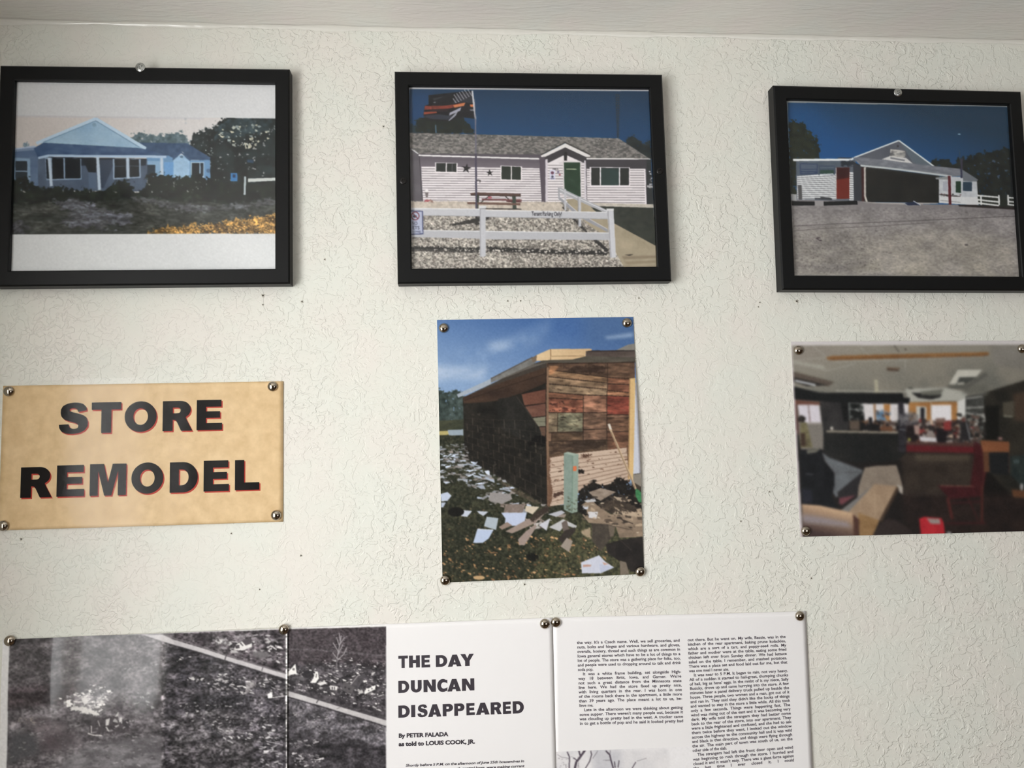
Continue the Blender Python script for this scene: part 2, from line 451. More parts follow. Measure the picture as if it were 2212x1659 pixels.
# solid heavy capitals in a unit box, outlines first, then counters
def arc(cx, cy, rx, ry, a0, a1, n=14):
    return [(cx + rx * math.cos(math.radians(a0 + (a1 - a0) * i / n)), cy + ry * math.sin(math.radians(a0 + (a1 - a0) * i / n))) for i in range(n + 1)]
CAPS = {
    'T': [[(0, 1), (1, 1), (1, .76), (.67, .76), (.67, 0), (.33, 0), (.33, .76), (0, .76)]],
    'E': [[(0, 0), (0, 1), (.97, 1), (.97, .77), (.37, .77), (.37, .62), (.92, .62), (.92, .40), (.37, .40), (.37, .23), (1, .23), (1, 0)]],
    'L': [[(0, 0), (0, 1), (.38, 1), (.38, .25), (1, .25), (1, 0)]],
    'I': [[(0, 0), (0, 1), (1, 1), (1, 0)]],
    'H': [[(0, 0), (0, 1), (.36, 1), (.36, .63), (.64, .63), (.64, 1), (1, 1), (1, 0), (.64, 0), (.64, .37), (.36, .37), (.36, 0)]],
    'M': [[(0, 0), (0, 1), (.38, 1), (.5, .42), (.62, 1), (1, 1), (1, 0), (.77, 0), (.77, .76), (.60, 0), (.40, 0), (.23, .76), (.23, 0)]],
    'N': [[(0, 0), (0, 1), (.36, 1), (.68, .46), (.68, 1), (1, 1), (1, 0), (.65, 0), (.32, .55), (.32, 0)]],
    'A': [[(0, 0), (.34, 1), (.67, 1), (1, 0), (.66, 0), (.61, .17), (.39, .17), (.34, 0)], [(.44, .36), (.56, .36), (.5, .60)]],
    'Y': [[(0, 1), (.36, 1), (.51, .66), (.66, 1), (1, 1), (.68, .42), (.68, 0), (.34, 0), (.34, .42)]],
    'O': [arc(.5, .5, .5, .5, 0, 345, 23), arc(.5, .5, .225, .27, 0, 345, 23)],
    'D': [[(0, 0), (0, 1), (.45, 1)] + arc(.48, .5, .52, .5, 88, -88, 16) + [(.45, 0)],
          [(.33, .76), (.43, .76)] + arc(.43, .5, .24, .26, 85, -85, 10) + [(.43, .24), (.33, .24)]],
    'P': [[(0, 0), (0, 1), (.6, 1)] + arc(.62, .68, .38, .32, 85, -85, 12) + [(.6, .36), (.36, .36), (.36, 0)],
          [(.36, .78), (.5, .78)] + arc(.5, .68, .11, .10, 80, -80, 8) + [(.5, .58), (.36, .58)]],
    'R': [[(0, 0), (0, 1), (.6, 1)] + arc(.60, .71, .34, .29, 85, -60, 12) + [(.80, .38), (1, 0), (.62, 0), (.46, .33), (.40, .37), (.34, .37), (.34, 0)],
          [(.34, .78), (.5, .78)] + arc(.5, .685, .10, .095, 80, -80, 8) + [(.5, .59), (.34, .59)]],
    'U': [[(0, 1), (.36, 1), (.36, .40)] + arc(.5, .38, .14, .14, 180, 360, 10) + [(.64, 1), (1, 1), (1, .40)] + arc(.5, .38, .5, .39, 0, -180, 16)],
    'C': [[(1, .93)] + arc(.56, .5, .56, .51, 58, 302, 24) + [(1, .07), (1, .36), (.86, .28)] + arc(.66, .5, .28, .25, 290, 70, 16) + [(.86, .72), (1, .64)]],
    'S': [[((x - 437) / 218, (476 - y) / 236) for x, y in
           ((645, 300), (640, 275), (615, 250), (580, 241), (545, 240), (500, 247), (465, 265), (450, 290), (448, 320), (455, 345), (475, 365),
            (510, 380), (555, 392), (575, 402), (583, 415), (578, 430), (560, 438), (535, 436), (518, 425), (510, 402), (437, 405), (440, 430),
            (455, 455), (490, 472), (535, 476), (590, 470), (630, 450), (652, 420), (655, 385), (640, 350), (610, 332), (560, 318), (525, 308),
            (515, 298), (520, 288), (535, 283), (555, 283), (572, 292), (580, 312))]],
}

# ------------------------------------------------------------------ lettering from the built-in font
_glyphs = {}
def glyph_set(offset=0.0):
    """triangles (in units of cap height) and advance of each character of the built-in font"""
    if offset in _glyphs: return _glyphs[offset]
    chars = sorted(set("ABCDEFGHIJKLMNOPQRSTUVWXYZabcdefghijklmnopqrstuvwxyz0123456789.,-'!"))
    cu = bpy.data.curves.new('glyph', 'FONT'); cu.resolution_u = 3; cu.offset = offset
    ob = bpy.data.objects.new('glyph', cu); COL.objects.link(ob)
    def grab(t):
        cu.body = t
        dg = bpy.context.evaluated_depsgraph_get(); dg.update()
        me = bpy.data.meshes.new_from_object(ob.evaluated_get(dg))
        v = np.array([p.co[:2] for p in me.vertices]).reshape(-1, 2)
        me.calc_loop_triangles()
        tr = v[np.array([l.vertices[:] for l in me.loop_triangles])] if len(me.loop_triangles) else np.zeros((0, 3, 2))
        bpy.data.meshes.remove(me)
        return v, tr
    vH, _ = grab('H'); cap = vH[:, 1].max()
    w = lambda t: (lambda v: v[:, 0].max() - v[:, 0].min())(grab(t)[0])
    wHH = w('HH'); g = {}
    for ch in chars:
        v, tr = grab(ch)
        g[ch] = (tr / cap, (w('H' + ch + 'H') - wHH) / cap)
    g[' '] = (np.zeros((0, 3, 2)), 0.40)
    bpy.data.objects.remove(ob); bpy.data.curves.remove(cu)
    _glyphs[offset] = g
    return g
def text_triangles(txt, offset=0.008, gap=None):
    g = glyph_set(offset); x = 0.0; out = []
    for ch in txt:
        tr, adv = g[ch]
        if ch == ' ' and gap is not None: x += gap; continue
        if len(tr): out.append(tr + np.array([x, 0]))
        x += adv
    return np.concatenate(out) if out else np.zeros((0, 3, 2))
def text_width(txt, offset):
    g = glyph_set(offset); return sum(g[c][1] for c in txt)
def set_line(txt, p0, p1, cap, offset, squeeze=0.9, justify=True, fill=False):
    """triangles in paper mm for a line from p0 towards p1, justified to p1 when asked"""
    p0, p1 = np.array(p0), np.array(p1); d = p1 - p0; Lw = np.hypot(*d); d = d / Lw; n = np.array([-d[1], d[0]])
    words = txt.split(' ')
    ww = [text_width(w, offset) * cap * squeeze for w in words]
    gap = cap * 0.42
    if fill:
        squeeze *= (Lw - gap * (len(words) - 1)) / sum(ww)
        ww = [text_width(w, offset) * cap * squeeze for w in words]
    elif justify and len(words) > 1:
        k = min(1.12, (Lw - cap * .55 * (len(words) - 1)) / sum(ww))      # letters a little wider before the gaps grow
        if k > 1: squeeze *= k; ww = [w * k for w in ww]
        gap = (Lw - sum(ww)) / (len(words) - 1)
        if gap < cap * 0.25:
            squeeze *= (Lw - cap * 0.3 * (len(words) - 1)) / sum(ww)
            ww = [text_width(w, offset) * cap * squeeze for w in words]; gap = cap * 0.3
    out = []; x = 0.0
    for w, wd in zip(words, ww):
        t = text_triangles(w, offset)
        if len(t): out.append(p0 + (t[..., :1] * cap * squeeze + x) * d + t[..., 1:] * cap * n)
        x += wd + gap
    return np.concatenate(out)


def pic_weathered_store():
    c = Canvas('weathered_store', 270.0, 206.0, 0.62, seed=11)
    f, L = c.f, c.line
    c.img[:] = (208, 209, 211)
    f([86, 412, 1910, 434, 1910, 1228, 62, 1235, 40, 1235, 60, 412], (199, 193, 190), (206, 201, 199), ns=400, grad=(300, 500, 1200, 450, (209, 207, 207)))
    L([60, 414, 800, 424, 1400, 432], 16, (190, 192, 200), soft=6, a=.55)
    f([60, 600, 90, 620, 120, 650, 60, 660], (90, 110, 130), rag=8); f([165, 605, 190, 600, 200, 630, 165, 632], (120, 140, 155), rag=6)
    # trees behind
    f([895, 585, 930, 540, 990, 538, 1040, 560, 1100, 545, 1150, 552, 1200, 526, 1262, 535, 1300, 590, 1330, 640, 895, 640], (66, 86, 92), (120, 138, 146), ns=30, rag=16)
    c.dot(1278, 440, 9, (176, 182, 186), 8, soft=3, a=.7); c.dot(1280, 466, 8, (180, 186, 190), 7, soft=3, a=.6)
    f([1300, 600, 1340, 545, 1400, 512, 1470, 505, 1520, 440, 1560, 420, 1912, 420, 1912, 930, 1430, 930, 1430, 720, 1320, 640], (24, 30, 31), (46, 58, 60), ns=60, rag=18)
    f([1480, 520, 1560, 436, 1760, 432, 1880, 440, 1850, 520, 1620, 560, 1500, 590], (78, 100, 108), (38, 50, 54), ns=45, rag=26, a=.75, seed=3)
    c.spots([1470, 520, 1600, 480, 1800, 470, 1860, 540, 1840, 600, 1760, 640, 1600, 620], 70, (5, 17), [(200, 196, 176), (176, 180, 172), (150, 160, 160)], .7)
    c.spots([1660, 560, 1800, 560, 1780, 640, 1680, 640], 14, (5, 12), [(190, 188, 172)], 1.4)
    c.spots([1420, 640, 1470, 640, 1470, 690, 1420, 690], 9, (4, 10), [(170, 180, 178)], .7)
    # neighbour house
    f([945, 600, 1290, 606, 1452, 705, 1444, 724, 1310, 720, 1255, 662, 1192, 724, 1150, 700, 1010, 650], (56, 80, 110), (74, 98, 128), ns=30)
    f([1010, 690, 1160, 690, 1200, 712, 1250, 682, 1310, 722, 1450, 722, 1450, 860, 1010, 860], (112, 150, 186))
    f([1015, 727, 1108, 730, 1108, 860, 1015, 860], (140, 172, 200)); f([1132, 735, 1195, 735, 1195, 860, 1132, 860], (112, 158, 202))
    f([1195, 860, 1195, 715, 1250, 682, 1308, 730, 1308, 850], (164, 194, 218), (150, 180, 206), ns=30)
    L([1190, 720, 1250, 668, 1312, 725], 10, (70, 95, 128)); c.dot(1252, 700, 12, (90, 115, 140), 7)
    f([1315, 735, 1408, 735, 1408, 850, 1315, 850], (165, 190, 208)); f([1322, 742, 1374, 742, 1374, 850, 1322, 850], (34, 40, 46)); f([1382, 742, 1402, 742, 1402, 830, 1382, 830], (44, 52, 62))
    f([1015, 755, 1070, 755, 1070, 832, 1015, 832], (42, 56, 70)); L([1000, 850, 1000, 735, 1020, 735], 6, (150, 175, 195))
    c.dot(1436, 795, 14, (80, 110, 140))
    # store: left wing, porch and gable
    f([60, 660, 262, 640, 262, 930, 60, 930], (92, 112, 140), (104, 124, 150), ns=60)
    f([60, 648, 240, 622, 262, 650, 60, 668], (170, 185, 205)); f([60, 655, 235, 634, 262, 702, 250, 700, 60, 690], (84, 106, 138), a=.5)
    f([85, 705, 207, 712, 210, 885, 85, 875], (134, 158, 182)); f([107, 728, 187, 730, 189, 870, 107, 862], (42, 52, 62)); L([107, 798, 189, 800], 8, (140, 160, 180))
    f([262, 700, 1015, 715, 1015, 940, 262, 930], (78, 92, 112), (92, 106, 126), ns=80)
    f([330, 700, 1010, 712, 1005, 760, 330, 760], (40, 48, 60))
    f([310, 705, 560, 712, 562, 856, 320, 862], (140, 160, 182)); f([358, 708, 436, 710, 440, 850, 362, 853], (28, 33, 40)); f([448, 710, 553, 712, 556, 848, 450, 850], (30, 36, 43)); f([316, 715, 338, 715, 340, 850, 322, 850], (36, 42, 52))
    f([570, 715, 660, 715, 664, 808, 610, 805], (34, 40, 48)); f([610, 808, 665, 808, 668, 915, 612, 915], (92, 108, 130)); f([690, 720, 775, 720, 775, 770, 715, 915, 690, 915], (62, 74, 92))
    f([776, 712, 970, 715, 970, 845, 780, 855], (148, 166, 186)); f([790, 714, 868, 716, 870, 842, 790, 845], (28, 34, 42)); f([892, 716, 958, 718, 960, 836, 894, 840], (28, 34, 42)); L([790, 765, 868, 765], 5, (70, 82, 96)); L([892, 762, 958, 764], 5, (80, 92, 106))
    f([250, 605, 660, 428, 1008, 645, 950, 640], (148, 176, 198), (164, 190, 208), ns=160, grad=(500, 640, 700, 450, (138, 170, 198)))
    L([250, 607, 660, 436, 1006, 643], 22, (186, 206, 222)); L([300, 598, 660, 450, 960, 632], 6, (120, 150, 178)); c.dot(650, 478, 14, (130, 158, 182))
    f([232, 640, 300, 602, 950, 638, 1010, 648, 1152, 690, 1150, 700, 330, 690, 262, 704], (54, 80, 116), (82, 106, 138), ns=36, asp=(2, 1))
    f([262, 700, 330, 684, 1150, 690, 1145, 708, 340, 700, 264, 716], (174, 194, 214))
    for q, w in (((338, 705, 354, 902), 20), ((673, 702, 687, 940), 21), ((879, 706, 885, 852), 17), ((1114, 708, 1119, 928), 20)):
        L(q, w, (186, 200, 214))
    # scrub and ground
    f([60, 955, 1912, 940, 1912, 1229, 50, 1236], (46, 50, 48), (74, 76, 72), ns=60, asp=(3, 1))
    f([60, 850, 200, 850, 240, 905, 330, 915, 420, 905, 520, 935, 600, 915, 640, 940, 720, 930, 780, 890, 830, 855, 905, 870, 920, 935, 1010, 925, 1012, 830, 1100, 815, 1180, 845, 1260, 850, 1330, 815, 1450, 850, 1580, 885, 1680, 880, 1912, 880, 1912, 1010, 1600, 1030, 1300, 1010, 900, 990, 600, 1010, 300, 1020, 60, 1030],
      (20, 25, 27), (42, 50, 42), ns=50, rag=16)
    f([350, 1010, 520, 988, 600, 1020, 780, 1072, 930, 1110, 900, 1165, 700, 1205, 480, 1180, 410, 1120, 540, 1085, 420, 1050], (104, 106, 116), (70, 72, 74), ns=30, asp=(3, 1), rag=22)
    f([880, 965, 1150, 1005, 1300, 1035, 1600, 1030, 1890, 985, 1890, 1035, 1560, 1072, 1300, 1078, 1000, 1015], (98, 100, 106), (64, 66, 66), ns=30, asp=(4, 1), rag=16)
    f([60, 1125, 200, 1165, 170, 1230, 60, 1235], (92, 94, 102), (62, 62, 64), ns=30, rag=18)
    c.tex([40, 960, 1912, 940, 1912, 1229, 40, 1236], 9, .26, (2.2, 1)); c.tex([40, 960, 1912, 940, 1912, 1229, 40, 1236], 26, .2, (3, 1), 2)
    c.spots([60, 1000, 1890, 1000, 1890, 1200, 60, 1230], 500, (3, 9), [(36, 38, 34), (90, 90, 92), (58, 58, 46), (70, 66, 56)], .35, a=.55)
    f([985, 1232, 1100, 1188, 1240, 1172, 1420, 1165, 1600, 1140, 1750, 1118, 1912, 1090, 1912, 1232], (196, 156, 92), (96, 76, 46), ns=26, asp=(2, 1), nc=1.7, rag=16)
    c.spots([1100, 1190, 1500, 1150, 1890, 1100, 1890, 1226, 1050, 1226], 420, (3, 8), [(216, 176, 108), (84, 66, 42), (176, 138, 84)], .6); c.tex([985, 1232, 1912, 1090, 1912, 1232], 8, .45)
    f([1590, 812, 1636, 812, 1636, 868, 1590, 868], (66, 124, 176)); f([1604, 820, 1624, 822, 1622, 842, 1604, 842], (36, 60, 90)); L([1612, 868, 1612, 885], 5, (80, 90, 95))
    f([1704, 718, 1748, 722, 1748, 744, 1704, 738], (50, 74, 96))
    L([1690, 835, 1686, 962], 15, (176, 186, 190)); f([1708, 850, 1912, 843, 1912, 864, 1710, 874], (198, 202, 200))
    f([30, 1236, 1912, 1229, 1912, 1500, 30, 1500], (208, 210, 211)); f([30, 100, 1912, 100, 1912, 435, 1400, 429, 90, 410, 30, 410], (207, 208, 210))
    return c, c.done(1.2, 2.2)

def pic_white_house():
    c = Canvas('white_house', 270.0, 206.0, 0.58, seed=21)
    f, L = c.f, c.line
    c.img[:] = (176, 176, 178)
    f([150, 178, 1912, 194, 1975, 1500, 150, 1500, 100, 800], (36, 66, 94), grad=(900, 190, 900, 540, (30, 76, 118)))
    f([150, 200, 330, 200, 250, 420, 150, 420], (36, 74, 116), soft=30, a=.6)
    f([185, 505, 195, 420, 230, 385, 300, 370, 450, 350, 540, 385, 590, 440, 630, 505], (28, 34, 32), (46, 52, 46), ns=24, rag=12)
    f([150, 430, 190, 440, 195, 505, 150, 505], (40, 60, 70), rag=10)
    L([342, 440, 344, 500], 8, (90, 120, 140))
    # flag
    f([290, 222, 440, 206, 610, 190, 636, 396, 540, 384, 440, 412, 300, 410, 252, 372, 262, 300, 290, 290], (26, 26, 30), (40, 40, 46), ns=30)
    f([500, 224, 612, 192, 624, 282, 545, 275, 465, 284], (54, 56, 64))
    for i in range(7):
        for j in range(6):
            x, y = 490 + i * 19 - j * 6, 268 - i * 9 + j * -9 + 22
            if 470 < x < 615 and y > 198: c.dot(x, y - 14, 5, (180, 180, 186), 4, n=7)
    f([320, 245, 400, 232, 380, 244, 330, 262], (60, 60, 66)); f([320, 275, 345, 268, 338, 282], (120, 120, 126))
    f([264, 300, 420, 298, 520, 282, 560, 276, 540, 300, 430, 322, 300, 326, 258, 330], (150, 72, 58), (104, 52, 44), ns=30)
    f([470, 296, 560, 276, 550, 300, 480, 314], (196, 124, 84)); f([592, 290, 627, 288, 630, 308, 596, 308], (196, 120, 80))
    f([254, 346, 350, 338, 352, 352, 256, 364], (150, 74, 54)); f([300, 330, 440, 326, 420, 340, 300, 344], (58, 44, 48))
    f([445, 350, 530, 310, 522, 336, 440, 372], (160, 160, 174)); f([432, 410, 470, 370, 510, 330, 490, 372, 446, 408], (150, 152, 164)); f([590, 326, 630, 322, 632, 338, 596, 338], (120, 122, 130))
    f([258, 372, 360, 362, 470, 374, 430, 402, 300, 396], (54, 58, 70))
    # radio mast and trees
    for i in range(17): f([1656 + i * .8, 215 + i * 19, 1688 - i * .2, 216 + i * 19, 1686 - i * .2, 226 + i * 19, 1658 + i * .8, 226 + i * 19], (54, 60, 68), a=.8)
    L([1662, 215, 1672, 535], 7, (50, 58, 68), a=.8); L([1684, 215, 1680, 535], 6, (50, 58, 68), a=.7)
    f([1725, 575, 1760, 530, 1778, 498, 1800, 535, 1840, 560, 1870, 575, 1915, 545, 1930, 700, 1725, 700], (30, 38, 40), (48, 56, 56), ns=24, rag=10)
    # roof
    f([150, 497, 640, 508, 1680, 537, 1910, 688, 1440, 692, 1290, 572, 1115, 662, 218, 656, 150, 605], (92, 91, 90), (142, 138, 134), ns=13, asp=(1.6, .8), nc=1.6)
    c.spots([160, 500, 640, 512, 1680, 540, 1880, 680, 1480, 670, 1290, 560, 1110, 640, 220, 645, 160, 600], 1200, (4, 9), [(78, 76, 76), (160, 156, 150), (110, 106, 104)], .5, a=.7)
    # walls
    f([150, 600, 218, 650, 1112, 655, 1150, 660, 1150, 1012, 150, 1005], (94, 88, 96), grad=(500, 660, 500, 760, (122, 114, 122)))
    f([238, 745, 1102, 756, 1118, 1002, 246, 998], (222, 217, 219))
    for i in range(14): L([238 + i * .5, 760 + i * 17.6, 1104 + i, 769 + i * 17.2], 6.5, (148, 141, 146))
    f([1100, 690, 1148, 684, 1146, 1006, 1118, 1006], (92, 84, 94))
    f([150, 605, 216, 650, 242, 1000, 150, 1005], (104, 100, 106), (90, 86, 92), ns=60); L([222, 660, 246, 998], 8, (74, 70, 76))
    L([165, 616, 215, 650], 9, (196, 196, 198)); L([218, 662, 1100, 688], 11, (226, 224, 224))
    L([1440, 687, 1912, 691], 11, (226, 224, 224))
    def win(o, i, bars, glass, frame=(222, 216, 218)):
        f(o, frame); f(i, glass)
        for x in bars: L([x, i[1] - 2, x, i[5] + 2], 8, frame)
    win([338, 714, 502, 719, 502, 797, 338, 794], [346, 718, 494, 722, 494, 783, 346, 780], (420,), (48, 52, 50)); L([463, 724, 463, 780], 4, (120, 122, 122))
    win([816, 737, 974, 744, 974, 852, 816, 848], [824, 741, 965, 748, 965, 841, 824, 837], (896,), (46, 54, 47))
    def star(x, y, r, t0):
        p = []
        for k in range(10):
            a = t0 + k * math.pi / 5; q = r if k % 2 == 0 else r * .36
            p += [x + q * math.sin(a), y - q * math.cos(a)]
        f(p, (40, 38, 40))
    star(567, 758, 38, .15); star(738, 790, 28, -.1)
    L([630, 862, 650, 842, 672, 848, 664, 860], 6, (60, 56, 58))
    # porch
    f([1148, 700, 1290, 652, 1440, 715, 1446, 1010, 1148, 1010], (220, 215, 217))
    for i in range(15): L([1150, 716 + i * 19.6, 1442, 716 + i * 19.6], 6, (150, 143, 148))
    f([1140, 660, 1290, 600, 1445, 665, 1445, 715, 1145, 715], (66, 63, 68)); f([1160, 720, 1290, 656, 1420, 715], (220, 215, 217)); f([1148, 668, 1290, 602, 1440, 670, 1442, 712, 1400, 700, 1300, 652, 1160, 712, 1148, 716], (66, 63, 68))
    f([1112, 664, 1290, 574, 1474, 664, 1470, 674, 1436, 672, 1290, 604, 1146, 672, 1114, 674], (218, 215, 214)); L([1114, 658, 1290, 568, 1474, 656], 8, (70, 68, 66))
    f([1145, 690, 1162, 690, 1162, 1010, 1145, 1010], (204, 198, 204)); f([1428, 700, 1446, 700, 1448, 1000, 1430, 1000], (204, 198, 204))
    L([1292, 635, 1292, 700], 22, (40, 38, 42)); L([1270, 660, 1314, 660], 5, (50, 48, 50))
    f([1270, 704, 1406, 704, 1410, 985, 1276, 962], (206, 200, 202)); f([1281, 714, 1398, 714, 1403, 972, 1285, 940], (34, 60, 42), (42, 70, 50), ns=40)
    L([1295, 762, 1376, 764], 8, (120, 136, 118)); L([1302, 762, 1366, 763], 4, (190, 190, 160))
    f([1177, 768, 1217, 770, 1217, 840, 1177, 840], (206, 206, 222)); c.dot(1196, 790, 12, (110, 70, 90)); c.dot(1196, 818, 9, (80, 80, 100)); L([1182, 833, 1212, 833], 5, (90, 90, 120))
    c.text('1408-K', 1194, 768, 1242, 769, 13, (40, 38, 42)); c.dot(1238, 784, 8, (120, 110, 140)); c.dot(1250, 804, 7, (160, 90, 100))
    # right wing
    f([1440, 692, 1905, 692, 1935, 1022, 1446, 1012], (72, 69, 74))
    f([1446, 760, 1876, 760, 1884, 1020, 1450, 1012], (222, 217, 219))
    for i in range(14): L([1446, 772 + i * 18, 1880, 772 + i * 18.2], 6.5, (150, 143, 148))
    L([1871, 760, 1880, 1018], 11, (224, 218, 222))
    f([1885, 694, 1915, 694, 1940, 1040, 1890, 1030], (50, 54, 56)); c.spots([1888, 780, 1925, 780, 1930, 900, 1890, 900], 14, (5, 13), [(200, 200, 206)], .6); f([1888, 880, 1930, 884, 1932, 900, 1888, 896], (170, 168, 170))
    f([1468, 748, 1764, 750, 1764, 894, 1470, 892], (224, 218, 222)); f([1480, 752, 1756, 754, 1756, 880, 1480, 880], (44, 48, 47)); f([1552, 757, 1682, 757, 1682, 880, 1552, 880], (52, 74, 72), (44, 62, 60), ns=60)
    for x in (1547, 1687): L([x, 752, x, 882], 9, (220, 216, 220))
    # gravel
    f([150, 1000, 1250, 1003, 1935, 1020, 1980, 1500, 150, 1500], (120, 116, 110), (196, 190, 180), ns=13, nc=1.9, grad=(900, 1010, 900, 1250, (112, 108, 102)))
    f([150, 998, 1250, 1003, 1300, 1070, 150, 1062], (206, 196, 184), (176, 166, 154), ns=16, rag=4)
    c.spots([165, 1080, 1500, 1090, 1700, 1480, 165, 1488], 3600, (4, 9), [(214, 208, 200), (100, 94, 88), (160, 150, 142), (186, 176, 170), (78, 74, 70)], .7, a=.8, jag=5)
    f([1446, 1008, 1935, 1020, 1935, 1046, 1530, 1036], (202, 195, 184), (176, 170, 160), ns=16)
    f([1528, 1034, 1935, 1046, 1955, 1330, 1640, 1155, 1440, 1065], (42, 48, 42), (58, 62, 54), ns=24, nc=1.5)
    f([1292, 985, 1405, 975, 1500, 1062, 1640, 1155, 1955, 1325, 1975, 1500, 1730, 1500, 1600, 1260, 1470, 1180, 1380, 1095], (172, 160, 138), (156, 146, 124), ns=80)
    f([1700, 1400, 1960, 1395, 1960, 1412, 1720, 1425], (140, 128, 108), soft=6); f([1720, 1440, 1960, 1430, 1960, 1445, 1740, 1460], (146, 134, 112), soft=6); f([1725, 1388, 1790, 1385, 1760, 1398], (66, 60, 52))
    # picnic table and bits by the wall
    f([262, 918, 292, 918, 284, 968, 270, 968], (120, 112, 112)); c.dot(277, 924, 15, (226, 222, 222), 9)
    c.spots([270, 985, 315, 985, 315, 1005, 270, 1005], 12, (6, 13), [(176, 84, 96), (150, 120, 110)], .6)
    L([740, 955, 672, 1008], 7, (60, 60, 56)); L([850, 960, 902, 1008], 7, (60, 60, 56))
    L([680, 985, 972, 990], 12, (112, 70, 70)); L([860, 998, 970, 1002], 9, (96, 58, 60)); c.dot(738, 970, 16, (168, 92, 104), 8)
    f([594, 940, 640, 932, 965, 944, 966, 962, 600, 954], (98, 74, 66), (84, 64, 58), ns=20); L([600, 954, 964, 963], 4, (50, 42, 40))
    L([652, 955, 645, 1052], 17, (58, 66, 58)); L([915, 962, 920, 1058], 26, (64, 74, 66))
    f([572, 1004, 962, 1012, 962, 1028, 575, 1019], (112, 86, 76)); L([700, 1052, 970, 1056], 7, (60, 56, 54))
    # flag pole
    f([604, 190, 616, 188, 640, 400, 628, 400], (196, 196, 200)); L([628, 250, 632, 400], 5, (120, 118, 126)); L([633, 395, 636, 660], 11, (112, 110, 124)); L([636, 650, 640, 1060], 13, (78, 74, 92)); L([640, 1055, 641, 1172], 16, (40, 38, 38))
    f([436, 1168, 560, 1140, 660, 1114, 742, 1106, 722, 1132, 640, 1150, 600, 1162, 470, 1174], (50, 48, 46), rag=4); c.dot(645, 1160, 18, (50, 48, 46), 10)
    # shadows of the rails, then the white fence
    f([160, 1328, 400, 1334, 660, 1336, 660, 1362, 400, 1356, 160, 1352], (44, 43, 42), rag=7); f([160, 1352, 330, 1352, 660, 1362, 660, 1374, 160, 1362], (60, 58, 56), rag=6)
    f([715, 1330, 1000, 1348, 1300, 1352, 1600, 1362, 1600, 1392, 1300, 1384, 1000, 1376, 715, 1366], (42, 41, 40), rag=8); c.spots([330, 1345, 1590, 1362, 1590, 1375, 330, 1355], 220, (5, 12), [(200, 194, 186)], .6)
    L([1505, 1278, 1600, 1362], 24, (48, 46, 46), rag=4); L([1350, 1126, 1448, 1224], 14, (50, 48, 48), rag=3); L([1270, 1040, 1300, 1070], 12, (70, 66, 64))
    W, W2 = (186, 187, 192), (150, 151, 158)
    f([1238, 898, 1260, 900, 1600, 1064, 1602, 1092, 1240, 930], (168, 169, 174)); L([1240, 906, 1600, 1074], 5, (214, 214, 218))
    f([1240, 958, 1290, 1000, 1390, 1085, 1600, 1200, 1602, 1226, 1380, 1108, 1240, 980], W2); L([1245, 960, 1390, 1085, 1600, 1202], 4, (200, 200, 206))
    L([1243, 900, 1245, 980], 11, (160, 160, 166)); L([1289, 908, 1291, 1068], 14, W); f([1381, 962, 1405, 964, 1407, 1182, 1385, 1182], W); L([1384, 962, 1388, 1180], 6, W2)
    f([160, 1046, 670, 1052, 670, 1110, 160, 1102], W); L([160, 1050, 670, 1056], 6, (214, 214, 216)); L([160, 1100, 670, 1108], 4, W2)
    f([700, 1060, 1606, 1076, 1606, 1130, 700, 1114], W); L([700, 1064, 1606, 1079], 6, (212, 212, 214)); L([700, 1112, 1606, 1128], 4, W2)
    f([160, 1206, 668, 1213, 668, 1272, 160, 1260], (176, 177, 182)); L([160, 1210, 668, 1217], 6, (208, 208, 210))
    f([700, 1214, 1614, 1226, 1614, 1282, 700, 1276], (178, 179, 184)); L([700, 1218, 1614, 1230], 6, (210, 210, 212))
    f([663, 1036, 708, 1036, 710, 1398, 690, 1406, 665, 1402], W); L([668, 1050, 670, 1400], 8, (160, 160, 166)); f([660, 1030, 712, 1030, 712, 1048, 660, 1050], (206, 206, 208)); L([664, 1052, 710, 1052], 4, (120, 120, 124))
    f([1596, 1054, 1643, 1054, 1662, 1410, 1618, 1412], (196, 197, 202)); L([1602, 1060, 1624, 1410], 9, (164, 164, 170)); f([1592, 1052, 1646, 1052, 1646, 1066, 1592, 1068], (212, 212, 214))
    c.text('Tenant Parking Only!', 1044, 1103, 1264, 1107, 31, (46, 46, 54))
    # no-pets notice on the fence
    f([150, 1064, 250, 1068, 253, 1240, 150, 1244], (72, 78, 116)); f([150, 1071, 243, 1075, 246, 1232, 150, 1236], (172, 178, 198))
    t = np.arange(20) / 19 * 2 * np.pi
    L(np.stack([193 + 28 * np.cos(t), 1105 + 29 * np.sin(t)], 1), 7, (118, 54, 66)); c.dot(190, 1108, 14, (60, 62, 76), 10); L([174, 1084, 212, 1126], 6, (128, 60, 70))
    c.text('NO', 168, 1170, 208, 1171, 24, (62, 64, 84)); c.text('ETS', 172, 1202, 224, 1204, 24, (62, 64, 84)); c.text('LLOWED', 172, 1226, 236, 1228, 13, (66, 68, 96))
    f([100, 150, 1930, 164, 1930, 193, 100, 176], (186, 186, 188))
    return c, c.done(1.0, 2.0)

